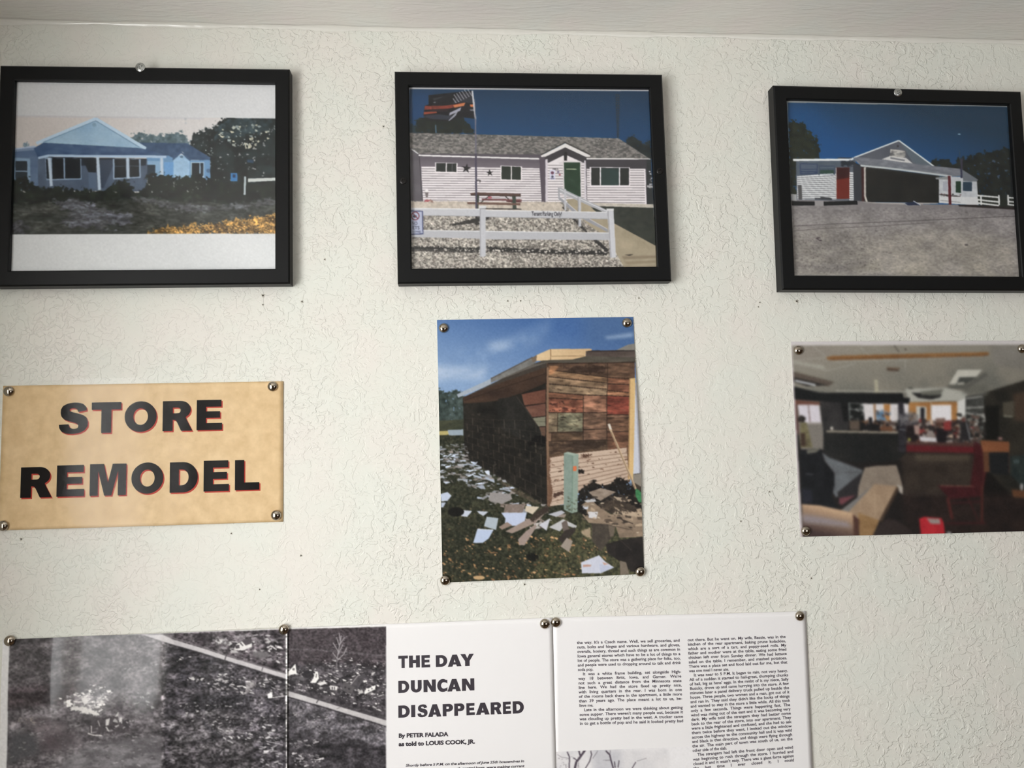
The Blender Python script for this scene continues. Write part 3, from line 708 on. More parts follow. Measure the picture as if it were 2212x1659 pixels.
def pic_garage_store():
    c = Canvas('garage_store', 270.0, 206.0, 0.62, seed=31)
    f, L = c.f, c.line
    c.img[:] = (150, 154, 154)
    f([182, 182, 1866, 216, 1968, 1512, 236, 1502, 206, 900], (40, 68, 92), grad=(1000, 190, 900, 640, (34, 92, 148)))
    f([182, 200, 420, 220, 600, 600, 200, 600], (30, 88, 140), soft=60, a=.5)
    f([188, 322, 245, 322, 295, 342, 352, 392, 398, 448, 424, 520, 430, 620, 260, 640, 250, 900, 200, 900], (32, 40, 34), (52, 58, 44), ns=34, rag=14)
    f([1250, 640, 1300, 614, 1400, 622, 1445, 655, 1500, 605, 1560, 600, 1640, 566, 1740, 562, 1840, 536, 1900, 570, 1940, 920, 1630, 930, 1600, 790, 1480, 720, 1290, 690], (26, 32, 32), (48, 54, 50), ns=34, rag=16)
    c.spots([1560, 640, 1880, 600, 1900, 760, 1640, 760], 26, (6, 15), [(60, 84, 110), (80, 100, 120)], .6)
    f([1868, 340, 1890, 340, 1900, 900, 1880, 900], (34, 40, 44), rag=6)
    c.dot(1490, 424, 12, (150, 180, 200), 5); L([1490, 540, 1502, 660], 5, (70, 80, 90)); L([1510, 610, 1508, 720], 14, (70, 66, 84))
    # left wing
    f([245, 632, 700, 618, 700, 935, 250, 928], (104, 112, 122)); f([245, 632, 660, 622, 660, 745, 250, 750], (86, 98, 112), (100, 110, 122), ns=60)
    f([252, 745, 552, 722, 552, 922, 255, 922], (226, 228, 230))
    for i in range(12): L([254, 756 + i * 14.4, 552, 742 + i * 15.6], 5.5, (118, 122, 128))
    f([650, 715, 682, 715, 686, 930, 652, 930], (222, 224, 226))
    for i in range(12): L([652, 730 + i * 17, 686, 732 + i * 17], 6, (124, 128, 132))
    f([274, 645, 412, 650, 410, 728, 275, 732], (64, 80, 110)); f([282, 652, 405, 656, 403, 690, 282, 690], (92, 104, 122)); L([285, 702, 402, 700], 6, (110, 122, 132)); L([285, 718, 390, 716], 5, (100, 112, 124))
    f([418, 660, 548, 664, 545, 735, 418, 738], (78, 92, 112)); f([428, 698, 535, 698, 535, 724, 428, 726], (54, 82, 72)); L([430, 680, 535, 680], 8, (100, 114, 126)); L([425, 734, 530, 728], 8, (210, 214, 216))
    f([222, 612, 660, 610, 690, 598, 700, 606, 668, 626, 222, 630], (226, 230, 232)); L([560, 606, 670, 606], 7, (52, 60, 72))
    f([553, 680, 652, 680, 652, 918, 553, 918], (120, 46, 36)); f([553, 680, 652, 680, 652, 755, 553, 772], (66, 30, 32), soft=5); L([552, 680, 552, 918], 6, (190, 188, 186))
    f([588, 632, 690, 628, 690, 665, 590, 665], (46, 54, 64), rag=8)
    # gable
    f([690, 602, 1030, 472, 1298, 670, 735, 642], (92, 97, 108), (104, 108, 118), ns=80); f([1035, 475, 1085, 510, 1290, 668, 1140, 645], (104, 116, 126))
    f([898, 616, 965, 590, 1085, 605, 1138, 650], (212, 212, 212)); f([966, 537, 1080, 550, 1082, 606, 958, 592], (196, 194, 190), (110, 110, 112), ns=22, asp=(2, .8), nc=1.8); L([965, 605, 1075, 625], 12, (130, 132, 138))
    L([690, 602, 1030, 472, 1298, 670], 11, (216, 222, 224)); c.dot(1022, 515, 9, (70, 70, 76))
    # porch roof and the dark bay under it
    f([690, 640, 748, 668, 1338, 742, 1338, 950, 690, 940], (32, 34, 34), (46, 46, 44), ns=120)
    f([680, 640, 745, 670, 772, 945, 690, 935], (62, 66, 74)); f([742, 680, 764, 680, 768, 945, 748, 945], (70, 40, 42))
    for x, w in ((900, 60), (1060, 40), (1180, 70)): f([x, 740, x + w, 745, x + w, 930, x, 930], (44, 44, 42), soft=10, a=.6)
    f([678, 604, 735, 600, 1292, 666, 1500, 688, 1512, 745, 1430, 748, 740, 668], (116, 120, 130), (142, 146, 154), ns=18, asp=(2, .8))
    L([738, 664, 1000, 690, 1430, 746], 14, (196, 202, 204)); L([742, 676, 1420, 756], 5, (60, 62, 64))
    L([771, 676, 772, 900, 790, 955], 15, (206, 202, 196)); L([778, 690, 780, 900], 4, (90, 86, 84))
    # white house at the right
    f([1335, 762, 1420, 748, 1512, 750, 1625, 785, 1632, 892, 1632, 968, 1335, 950], (204, 208, 212), (186, 190, 196), ns=40)
    f([1508, 690, 1636, 772, 1622, 786, 1520, 782], (118, 124, 132)); f([1310, 755, 1420, 745, 1420, 770, 1310, 768], (150, 154, 156))
    f([1464, 784, 1503, 784, 1503, 872, 1464, 870], (36, 66, 50)); f([1518, 788, 1587, 788, 1587, 860, 1518, 857], (50, 72, 90)); L([1518, 788, 1587, 788], 5, (130, 140, 150)); f([1365, 785, 1400, 785, 1400, 860, 1365, 860], (176, 180, 190))
    L([1340, 885, 1500, 902], 9, (90, 84, 86)); c.spots([1350, 880, 1500, 880, 1500, 910, 1350, 905], 14, (6, 16), [(96, 60, 60), (60, 62, 60)], .5)
    f([1340, 900, 1640, 905, 1640, 965, 1340, 950], (212, 214, 216)); L([1345, 930, 1500, 945], 5, (150, 150, 152))
    f([1630, 900, 1935, 915, 1935, 985, 1640, 965], (44, 50, 44))
    for y, dy in ((893, 14), (925, 18), (950, 20)): L([1632, y, 1795, y + dy], 13, (216, 218, 218))
    for x in (1655, 1792, 1862): L([x, 888, x + 3, 965], 13, (222, 224, 224))
    for y in (908, 938, 962): L([1858, y, 1940, y + 7], 11, (212, 214, 214))
    L([1414, 742, 1420, 962], 20, (96, 34, 44)); L([1505, 690, 1508, 760], 14, (60, 64, 90))
    # forecourt
    f([206, 926, 720, 935, 1080, 958, 1500, 962, 1938, 996, 1985, 1530, 230, 1530], (134, 130, 132), (152, 148, 148), ns=90, asp=(2, 1), grad=(900, 960, 900, 1480, (168, 163, 152)))
    f([640, 1330, 1000, 1180, 1500, 1150, 1900, 1250, 1960, 1500, 900, 1500], (178, 172, 160), (152, 147, 140), ns=120, a=.6, soft=50)
    f([236, 1180, 600, 1150, 900, 1250, 700, 1500, 240, 1500], (120, 116, 114), (150, 145, 138), ns=60, soft=50, a=.6)
    c.spots([225, 1000, 1930, 1010, 1960, 1500, 240, 1495], 1900, (3, 9), [(110, 106, 106), (182, 176, 166), (96, 92, 92), (150, 144, 138)], .4, a=.5)
    c.spots([240, 1180, 800, 1160, 900, 1495, 250, 1495], 900, (3, 8), [(92, 88, 86), (74, 72, 72)], .4, a=.5)
    c.tex([206, 970, 1938, 1000, 1985, 1530, 230, 1530], 10, .08, (2, 1)); c.tex([206, 1000, 1938, 1000, 1985, 1530, 230, 1530], 60, .07, (2.5, 1), 3)
    f([212, 935, 388, 938, 388, 968, 215, 970], (24, 26, 30)); f([456, 940, 712, 932, 716, 962, 458, 970], (24, 26, 30)); f([388, 932, 456, 932, 456, 974, 390, 974], (156, 152, 154))
    f([206, 880, 250, 884, 250, 932, 210, 930], (176, 178, 180)); f([260, 815, 288, 815, 292, 922, 264, 922], (92, 92, 94)); L([388, 915, 520, 922], 12, (72, 76, 82)); L([432, 908, 510, 914], 10, (60, 62, 68))
    f([690, 930, 800, 950, 1080, 962, 1330, 955, 1330, 948, 790, 945], (178, 174, 172))
    f([1075, 952, 1145, 938, 1200, 966, 1100, 968], (40, 52, 82)); L([1140, 934, 1196, 966], 7, (190, 196, 206)); L([1060, 948, 1090, 966], 6, (160, 166, 176))
    f([1480, 962, 1600, 964, 1935, 982, 1938, 1002, 1490, 976], (48, 42, 42))
    L([228, 1127, 500, 1112, 900, 1096, 1500, 1070, 1925, 1050], 4.5, (92, 88, 90)); L([228, 1164, 420, 1148, 800, 1130, 1300, 1100], 4, (104, 100, 100)); c.dot(1545, 1270, 14, (104, 100, 100), 8); c.spots([400, 1215, 430, 1215, 430, 1240, 400, 1240], 5, (6, 12), [(80, 70, 76)], .6)
    f([170, 150, 1890, 190, 1890, 216, 170, 182], (158, 162, 162)); L([1873, 205, 1900, 600, 1930, 960], 9, (150, 158, 160)); f([1890, 190, 1990, 190, 2040, 1560, 1985, 1560, 1968, 1512, 1932, 960, 1878, 205], (120, 124, 124))
    f([215, 1501, 1990, 1512, 1990, 1560, 215, 1560], (160, 160, 156))
    return c, c.done(1.1, 2.2)

def pic_wood_siding():
    c = Canvas('wood_siding', 215.9, 279.4, 0.66, seed=41)
    f, L = c.f, c.line
    f([0, 0, 1300, 0, 1320, 1659, 0, 1659], (66, 110, 176), grad=(600, 60, 500, 470, (128, 162, 206)))
    f([900, 30, 1200, 30, 1200, 240, 900, 240], (78, 112, 160), soft=60, a=.6)
    f([0, 330, 180, 335, 330, 320, 310, 400, 120, 400, 0, 430], (190, 204, 224), (120, 156, 204), ns=70, asp=(3, 1), soft=26)
    f([150, 250, 420, 190, 600, 110, 720, 50, 640, 170, 420, 270, 250, 330], (160, 184, 216), (92, 134, 192), ns=80, asp=(1.5, 1), soft=36, a=.7)
    f([330, 190, 440, 180, 500, 210, 380, 240], (170, 190, 218), soft=20, a=.5); f([1020, 155, 1190, 130, 1190, 158, 1040, 170], (150, 176, 210), soft=9, a=.7)
    # far side of the yard
    f([20, 480, 60, 470, 90, 490, 150, 465, 190, 500, 230, 540, 230, 700, 20, 700], (40, 54, 50), (84, 100, 96), ns=24, rag=12)
    f([30, 650, 230, 640, 230, 740, 30, 740], (56, 62, 46), (80, 80, 56), ns=20, asp=(3, 1)); f([40, 712, 150, 706, 192, 712, 150, 730, 40, 734], (182, 166, 96)); f([100, 704, 192, 700, 192, 742, 110, 742], (146, 162, 176)); f([60, 735, 190, 738, 190, 775, 60, 780], (40, 46, 42))
    # lawn
    f([30, 735, 230, 735, 700, 1150, 1330, 1100, 1330, 1659, 20, 1659], (40, 44, 33), (68, 68, 48), ns=14, nc=1.3)
    f([700, 1200, 1330, 1250, 1330, 1659, 560, 1659, 640, 1400], (56, 60, 38), (100, 96, 60), ns=14, nc=1.5, soft=40, a=.7)
    c.spots([60, 760, 230, 760, 700, 1200, 1260, 1200, 1270, 1600, 70, 1600], 2200, (3, 7), [(34, 40, 28), (64, 68, 44), (80, 78, 54), (46, 50, 34)], .5, a=.6)
    c.spots([70, 1330, 500, 1330, 900, 1330, 1050, 1420, 1000, 1580, 70, 1600], 320, (4, 12), [(178, 134, 84), (150, 106, 66), (196, 150, 100), (128, 94, 62)], .5, ang=.4, jag=5)
    c.spots([70, 1150, 330, 1150, 700, 1300, 700, 1400, 70, 1330], 90, (3, 7), [(150, 108, 72), (120, 92, 64)], .5)
    c.tex([20, 735, 230, 735, 700, 1150, 1330, 1100, 1330, 1659, 20, 1659], 8, .22)
    # roof edge
    f([560, 330, 690, 285, 720, 290, 690, 350, 500, 400], (78, 70, 60)); f([1180, 900, 1260, 900, 1280, 1200, 1180, 1200], (70, 60, 50))
    f([190, 512, 600, 318, 690, 308, 700, 345, 400, 440, 200, 530], (70, 62, 54)); f([640, 296, 840, 285, 920, 262, 1210, 270, 1210, 308, 690, 314], (96, 90, 78), (80, 74, 64), ns=30, asp=(4, 1))
    f([155, 496, 355, 402, 600, 274, 632, 292, 600, 322, 360, 424, 165, 512], (132, 132, 128), (110, 108, 104), ns=30); f([155, 494, 355, 402, 356, 434, 162, 514], (158, 170, 184)); f([600, 318, 690, 306, 560, 350, 360, 426], (100, 94, 86))
    L([355, 402, 600, 276], 7, (92, 86, 80))
    f([1080, 240, 1160, 202, 1200, 196, 1200, 242], (134, 130, 122))
    f([912, 236, 1210, 236, 1210, 278, 915, 270], (84, 70, 64), (104, 92, 84), ns=24, asp=(4, 1)); L([920, 240, 1210, 238], 8, (58, 50, 48))
    f([596, 280, 625, 262, 705, 227, 948, 226, 948, 236, 914, 240, 912, 270, 830, 290, 706, 292, 618, 298], (206, 170, 122), (222, 190, 142), ns=50, asp=(4, 1)); L([706, 228, 706, 292], 5, (150, 112, 74)); f([596, 280, 625, 262, 622, 296, 598, 304], (120, 100, 80)); L([712, 270, 905, 268], 4, (160, 124, 84))
    # tar-papered side
    f([190, 514, 400, 430, 682, 334, 688, 1158, 640, 1122, 300, 922, 200, 866], (30, 28, 25), (46, 42, 36), ns=60)
    f([190, 514, 400, 430, 682, 334, 682, 425, 560, 478, 400, 530, 320, 540, 195, 548], (84, 60, 44), (58, 42, 34), ns=40, asp=(4, 1))
    L([200, 530, 500, 430, 680, 372], 4, (48, 36, 30))
    f([535, 492, 680, 462, 680, 545, 552, 560], (124, 76, 58), (98, 58, 44), ns=30, asp=(3, 1)); f([556, 566, 680, 548, 680, 622, 598, 628], (128, 86, 68), (106, 66, 54), ns=26, asp=(3, 1)); f([600, 634, 680, 624, 680, 682, 622, 684], (126, 124, 102)); f([622, 688, 680, 685, 680, 742, 640, 745], (104, 76, 60))
    for q in ((535, 492, 680, 462), (552, 561, 680, 546), (598, 630, 680, 622), (622, 686, 680, 683)): L(q, 5, (44, 32, 26))
    f([400, 520, 505, 505, 560, 580, 640, 690, 655, 740, 560, 770, 420, 700, 380, 560], (34, 33, 30), (48, 46, 42), ns=60); L([505, 506, 560, 580, 630, 680], 5, (62, 56, 48))
    f([580, 770, 620, 735, 680, 742, 684, 800, 560, 790], (22, 20, 19), rag=6)
    for i in range(9):                                          # courses of the brick-patterned tar paper
        y0, y1 = 600 + i * 34, 590 + i * 66
        x0, x1 = 200, 676
        yy = lambda x: y0 + (y1 - y0) * (x - x0) / (x1 - x0)
        if i > 0: L([x0, yy(x0), 330, yy(330) + 3, 500, yy(500) - 3, x1, yy(x1)], 3, (66, 60, 50), a=.55)
        for k in range(8):
            x = 215 + k * 62 + (i % 2) * 31
            if x < 670 and i > 0: L([x, yy(x) - 2, x + 2, yy(x) + 36 + (x - 200) * .06], 4, (104, 94, 76), a=.25 + .5 * ((i * 7 + k * 5) % 4) / 4)
    c.spots([200, 560, 660, 760, 680, 1120, 240, 880], 160, (4, 12), [(74, 66, 54), (20, 18, 17), (90, 84, 70)], .8, a=.5)
    f([380, 985, 500, 1050, 640, 1130, 690, 1150, 600, 1130, 470, 1060], (120, 104, 84), (70, 62, 50), ns=20, rag=6)
    # boarded side
    def board(q, col, dk=0.74, n=18):
        col = tuple(np.array(col) * .76 + np.array((152, 124, 94)) * .24)
        f(q, col, tuple(np.array(col) * dk), ns=n, asp=(5, 1), nc=1.3)
        L([q[0], q[1], q[2], q[3]], 4.5, (52, 38, 30)); L([q[0], q[1], q[6], q[7]], 4, (60, 44, 34))
    f([682, 310, 1200, 304, 1170, 1010, 870, 1060, 790, 1135, 690, 1158], (96, 70, 52))
    for q, col in (
        ([690, 312, 1040, 310, 1040, 395, 690, 350], (92, 64, 48)), ([1040, 310, 1200, 305, 1200, 402, 1040, 394], (100, 70, 52)),
        ([690, 348, 1040, 394, 1038, 428, 690, 390], (152, 112, 76)), ([690, 390, 1038, 428, 1038, 464, 690, 432], (172, 136, 100)),
        ([690, 432, 1038, 464, 1038, 502, 690, 480], (158, 130, 98)), ([684, 480, 896, 498, 896, 526, 684, 515], (164, 98, 68)),
        ([684, 515, 896, 526, 896, 602, 684, 600], (176, 92, 66)), ([684, 600, 748, 601, 746, 714, 684, 718], (152, 132, 102)),
        ([748, 601, 896, 602, 893, 712, 746, 714], (130, 132, 104)), ([898, 498, 1034, 502, 1034, 600, 898, 600], (176, 114, 86)),
        ([898, 602, 1034, 602, 1034, 697, 898, 702], (150, 108, 84)), ([898, 702, 1034, 698, 1034, 762, 898, 766], (138, 98, 76)),
        ([1040, 394, 1168, 404, 1168, 437, 1040, 432], (164, 98, 68)), ([1040, 432, 1168, 437, 1168, 484, 1040, 472], (142, 78, 56)),
        ([1038, 472, 1168, 484, 1168, 508, 1036, 502], (174, 112, 76)), ([1036, 502, 1168, 508, 1168, 616, 1036, 612], (166, 60, 46)),
        ([1036, 614, 1168, 614, 1168, 632, 1036, 634], (150, 104, 80)), ([1036, 634, 1168, 632, 1168, 712, 1036, 716], (128, 86, 62)),
        ([1036, 716, 1168, 712, 1166, 815, 1036, 822], (126, 78, 56)), ([690, 718, 712, 718, 712, 772, 690, 776], (148, 110, 84)),
        ([712, 720, 896, 715, 896, 766, 712, 771], (96, 70, 50)), ([690, 772, 1040, 762, 1040, 816, 690, 862], (104, 78, 58))):
        board(q, col)
    c.spots([690, 320, 1160, 320, 1160, 840, 690, 860], 300, (4, 17), [(64, 44, 34), (96, 66, 48), (70, 52, 40)], .3, a=.45)
    f([700, 330, 760, 325, 720, 372, 690, 380], (176, 120, 78), soft=6); f([760, 330, 1030, 330, 1030, 370, 860, 362], (58, 42, 34), rag=10, a=.7)
    c.spots([700, 520, 890, 530, 890, 600, 700, 600], 30, (6, 20), [(56, 36, 30), (90, 44, 34)], .5, a=.7); c.spots([750, 610, 890, 610, 890, 705, 750, 705], 22, (6, 18), [(92, 88, 68), (64, 56, 44)], .4, a=.7); f([700, 780, 1030, 770, 1030, 800, 700, 840], (62, 46, 36), rag=9, a=.6)
    c.tex([690, 310, 1170, 310, 1166, 860, 690, 860], 9, .16, (4, 1)); c.tex([690, 310, 1170, 310, 1166, 860, 690, 860], 40, .16, (2, 1), 4)
    L([686, 335, 686, 760, 694, 1150], 17, (136, 104, 78)); L([680, 335, 678, 760, 684, 1140], 5, (48, 36, 30))
    # white-painted boards at the foot
    f([696, 868, 870, 840, 1150, 808, 1166, 1000, 900, 1050, 790, 1140, 704, 1152], (206, 182, 160), (186, 158, 136), ns=40, asp=(3, 1))
    for i in range(9): L([700, 898 + i * 29, 868, 872 + i * 27, 1160, 838 + i * 20], 3.5, (120, 92, 72), a=.8)
    f([690, 862, 705, 862, 700, 960, 720, 1060, 704, 1155, 690, 1155], (118, 84, 62), rag=5)
    c.spots([700, 880, 870, 850, 1150, 820, 1150, 900, 870, 1000, 790, 1130, 704, 1140], 170, (4, 15), [(112, 76, 56), (86, 58, 44), (140, 104, 80)], .35, a=.85)
    f([720, 1080, 780, 1060, 785, 1075, 720, 1105], (80, 56, 44), rag=5); f([865, 935, 905, 938, 900, 958, 868, 960], (40, 32, 28), rag=4); f([890, 850, 950, 845, 930, 865, 890, 868], (92, 62, 46), rag=5)
    # door post, panel, broom handle and shovel
    f([1198, 425, 1212, 425, 1240, 955, 1186, 966], (192, 196, 208)); f([1200, 425, 1212, 425, 1240, 955, 1224, 958], (150, 150, 160)); L([1190, 966, 1240, 958], 6, (60, 52, 48))
    f([1168, 402, 1202, 398, 1188, 995, 1158, 992], (220, 182, 116), (206, 166, 104), ns=60, asp=(1, 4)); L([1170, 402, 1161, 990], 6, (170, 130, 80))
    f([1187, 966, 1240, 958, 1240, 1040, 1190, 1010], (140, 132, 120))
    # rubble
    f([868, 1080, 890, 1038, 960, 1004, 1010, 1030, 1060, 1020, 1098, 982, 1140, 1000, 1200, 1040, 1245, 1080, 1250, 1200, 1000, 1170, 868, 1140], (26, 23, 21), (46, 40, 34), ns=30, rag=10)
    f([930, 1070, 1000, 1045, 1090, 1068, 1050, 1090, 1000, 1120, 960, 1100], (164, 146, 128), (130, 112, 96), ns=16, asp=(2, 1)); f([1050, 1095, 1130, 1100, 1150, 1126, 1100, 1130], (176, 156, 132))
    f([880, 1150, 940, 1110, 985, 1150, 1060, 1200, 1240, 1180, 1255, 1330, 1110, 1338, 1090, 1275, 930, 1250, 890, 1200], (164, 140, 114), (128, 108, 88), ns=24, asp=(2, 1))
    f([985, 1150, 1040, 1115, 1130, 1120, 1200, 1150, 1245, 1190, 1140, 1185, 1060, 1195], (60, 50, 42), (84, 70, 56), ns=18, rag=6)
    f([1080, 1185, 1245, 1180, 1250, 1220, 1120, 1205], (186, 162, 134), rag=5); L([1095, 1218, 1190, 1255], 5, (66, 54, 46)); L([1090, 1270, 1150, 1285, 1185, 1290], 4, (90, 74, 62))
    f([925, 1185, 985, 1185, 975, 1225, 930, 1220], (206, 204, 206)); f([885, 1150, 930, 1145, 925, 1170, 890, 1172], (196, 200, 212)); f([900, 1120, 965, 1105, 975, 1125, 920, 1130], (186, 186, 190))
    c.spots([870, 1090, 1240, 1080, 1250, 1320, 900, 1240], 110, (6, 24), [(176, 152, 124), (96, 80, 66), (64, 54, 46), (196, 178, 152)], .4, ang=.2, a=.85)
    f([860, 1120, 920, 1180, 925, 1215, 880, 1190, 855, 1150], (30, 26, 24), rag=5)
    f([945, 1252, 1040, 1258, 1090, 1272, 1060, 1342, 1000, 1418, 950, 1356], (88, 78, 66), (66, 58, 50), ns=24); f([1045, 1262, 1085, 1275, 1075, 1330, 1055, 1330], (112, 98, 82))
    f([1030, 1376, 1120, 1350, 1270, 1328, 1275, 1552, 1180, 1535, 1110, 1475, 1040, 1425], (34, 29, 27), (48, 42, 38), ns=40); L([1115, 1352, 1180, 1410], 4, (64, 56, 50)); f([1113, 1472, 1150, 1482, 1168, 1550, 1115, 1556], (128, 114, 98))
    L([1047, 668, 1060, 705], 14, (212, 204, 190)); L([1056, 700, 1205, 1052], 12, (196, 168, 132)); L([1060, 715, 1200, 1045], 3, (120, 92, 66)); f([1203, 1048, 1226, 1058, 1245, 1084, 1245, 1132, 1222, 1128, 1202, 1088], (62, 140, 84), (44, 112, 64), ns=16)
    # utility pedestal
    f([784, 840, 806, 832, 870, 846, 864, 1185, 832, 1194, 784, 1172], (140, 160, 146)); f([784, 842, 836, 852, 832, 1192, 784, 1172], (124, 146, 134), (134, 154, 142), ns=40); L([836, 850, 832, 1190], 4, (112, 140, 122)); f([784, 840, 806, 832, 870, 846, 838, 854], (156, 174, 160))
    f([838, 916, 859, 915, 858, 945, 838, 946], (226, 112, 62)); c.spots([800, 1090, 860, 1090, 860, 1190, 800, 1180], 40, (3, 8), [(80, 80, 60), (100, 110, 84)], .8, a=.7)
    # shingle scraps over the grass
    G = [(150, 152, 158), (176, 186, 204), (124, 118, 116), (192, 204, 226), (140, 130, 124), (110, 106, 104)]
    c.spots([60, 800, 200, 780, 230, 880, 60, 900], 120, (6, 22), G, .28); c.spots([60, 880, 240, 880, 380, 990, 340, 1040, 60, 1010], 150, (7, 28), G, .3)
    c.spots([180, 980, 400, 960, 520, 1080, 600, 1130, 560, 1190, 340, 1140, 220, 1060], 150, (8, 34), G, .36)
    c.spots([400, 1120, 640, 1100, 700, 1180, 800, 1200, 700, 1290, 480, 1280], 60, (8, 30), [(150, 134, 122), (176, 170, 166), (120, 106, 96)], .4)
    f([316, 945, 346, 940, 348, 970, 330, 965], (206, 216, 234)); f([60, 1080, 100, 1068, 124, 1090, 100, 1120, 62, 1124], (184, 196, 218)); f([62, 1130, 90, 1130, 75, 1158, 62, 1158], (176, 188, 210)); f([190, 1175, 245, 1180, 215, 1215, 180, 1210], (190, 198, 214)); f([272, 1180, 340, 1184, 310, 1210, 285, 1195], (186, 192, 206)); c.dot(150, 1185, 48, (26, 25, 22), 28)
    f([350, 1070, 470, 1080, 480, 1110, 420, 1140, 340, 1115], (150, 144, 142)); f([440, 1140, 560, 1140, 540, 1190, 430, 1190], (150, 132, 122), (124, 108, 98), ns=14); f([560, 1150, 640, 1155, 600, 1200, 555, 1180], (206, 190, 166))
    f([415, 1190, 566, 1190, 548, 1266, 436, 1270, 440, 1225], (184, 196, 224)); f([330, 1214, 399, 1222, 385, 1292, 314, 1270], (170, 182, 194)); f([276, 1284, 371, 1290, 342, 1342, 306, 1368, 250, 1368], (178, 194, 224)); L([278, 1288, 368, 1292], 5, (206, 214, 230))
    f([440, 1300, 560, 1235, 650, 1190, 668, 1200, 620, 1250, 480, 1312], (158, 138, 126)); f([514, 1348, 560, 1300, 620, 1255, 622, 1275, 552, 1382, 522, 1380], (160, 140, 130)); f([580, 1230, 620, 1180, 690, 1150, 700, 1175, 650, 1210, 600, 1245], (66, 54, 46), rag=4); f([636, 1262, 704, 1222, 682, 1296], (196, 196, 206)); f([690, 1200, 770, 1176, 792, 1190, 740, 1215], (180, 182, 192))
    f([696, 1276, 780, 1228, 862, 1268, 850, 1282, 790, 1262, 760, 1300], (188, 188, 190)); f([770, 1250, 800, 1232, 815, 1290, 780, 1300], (112, 98, 90)); f([750, 1345, 790, 1295, 850, 1275, 850, 1300, 780, 1375], (60, 52, 46)); f([764, 1388, 800, 1338, 836, 1356, 814, 1422], (158, 144, 130)); f([885, 1300, 940, 1275, 942, 1345, 890, 1315], (168, 146, 116), rag=3); f([400, 1275, 450, 1245, 480, 1265, 420, 1290], (150, 128, 114))
    f([884, 1482, 990, 1440, 1030, 1480, 1080, 1512, 1000, 1546, 888, 1545], (200, 204, 222)); f([990, 1490, 1076, 1512, 1000, 1546], (186, 194, 218)); f([895, 1495, 945, 1495, 940, 1506, 895, 1508], (196, 150, 134)); f([1010, 1480, 1045, 1492, 1020, 1498], (206, 158, 140))
    c.dot(598, 1452, 40, (28, 28, 24), 22, rag=5); c.dot(285, 1572, 34, (196, 158, 106), 12)
    return c, c.done(0.7, 2.2)

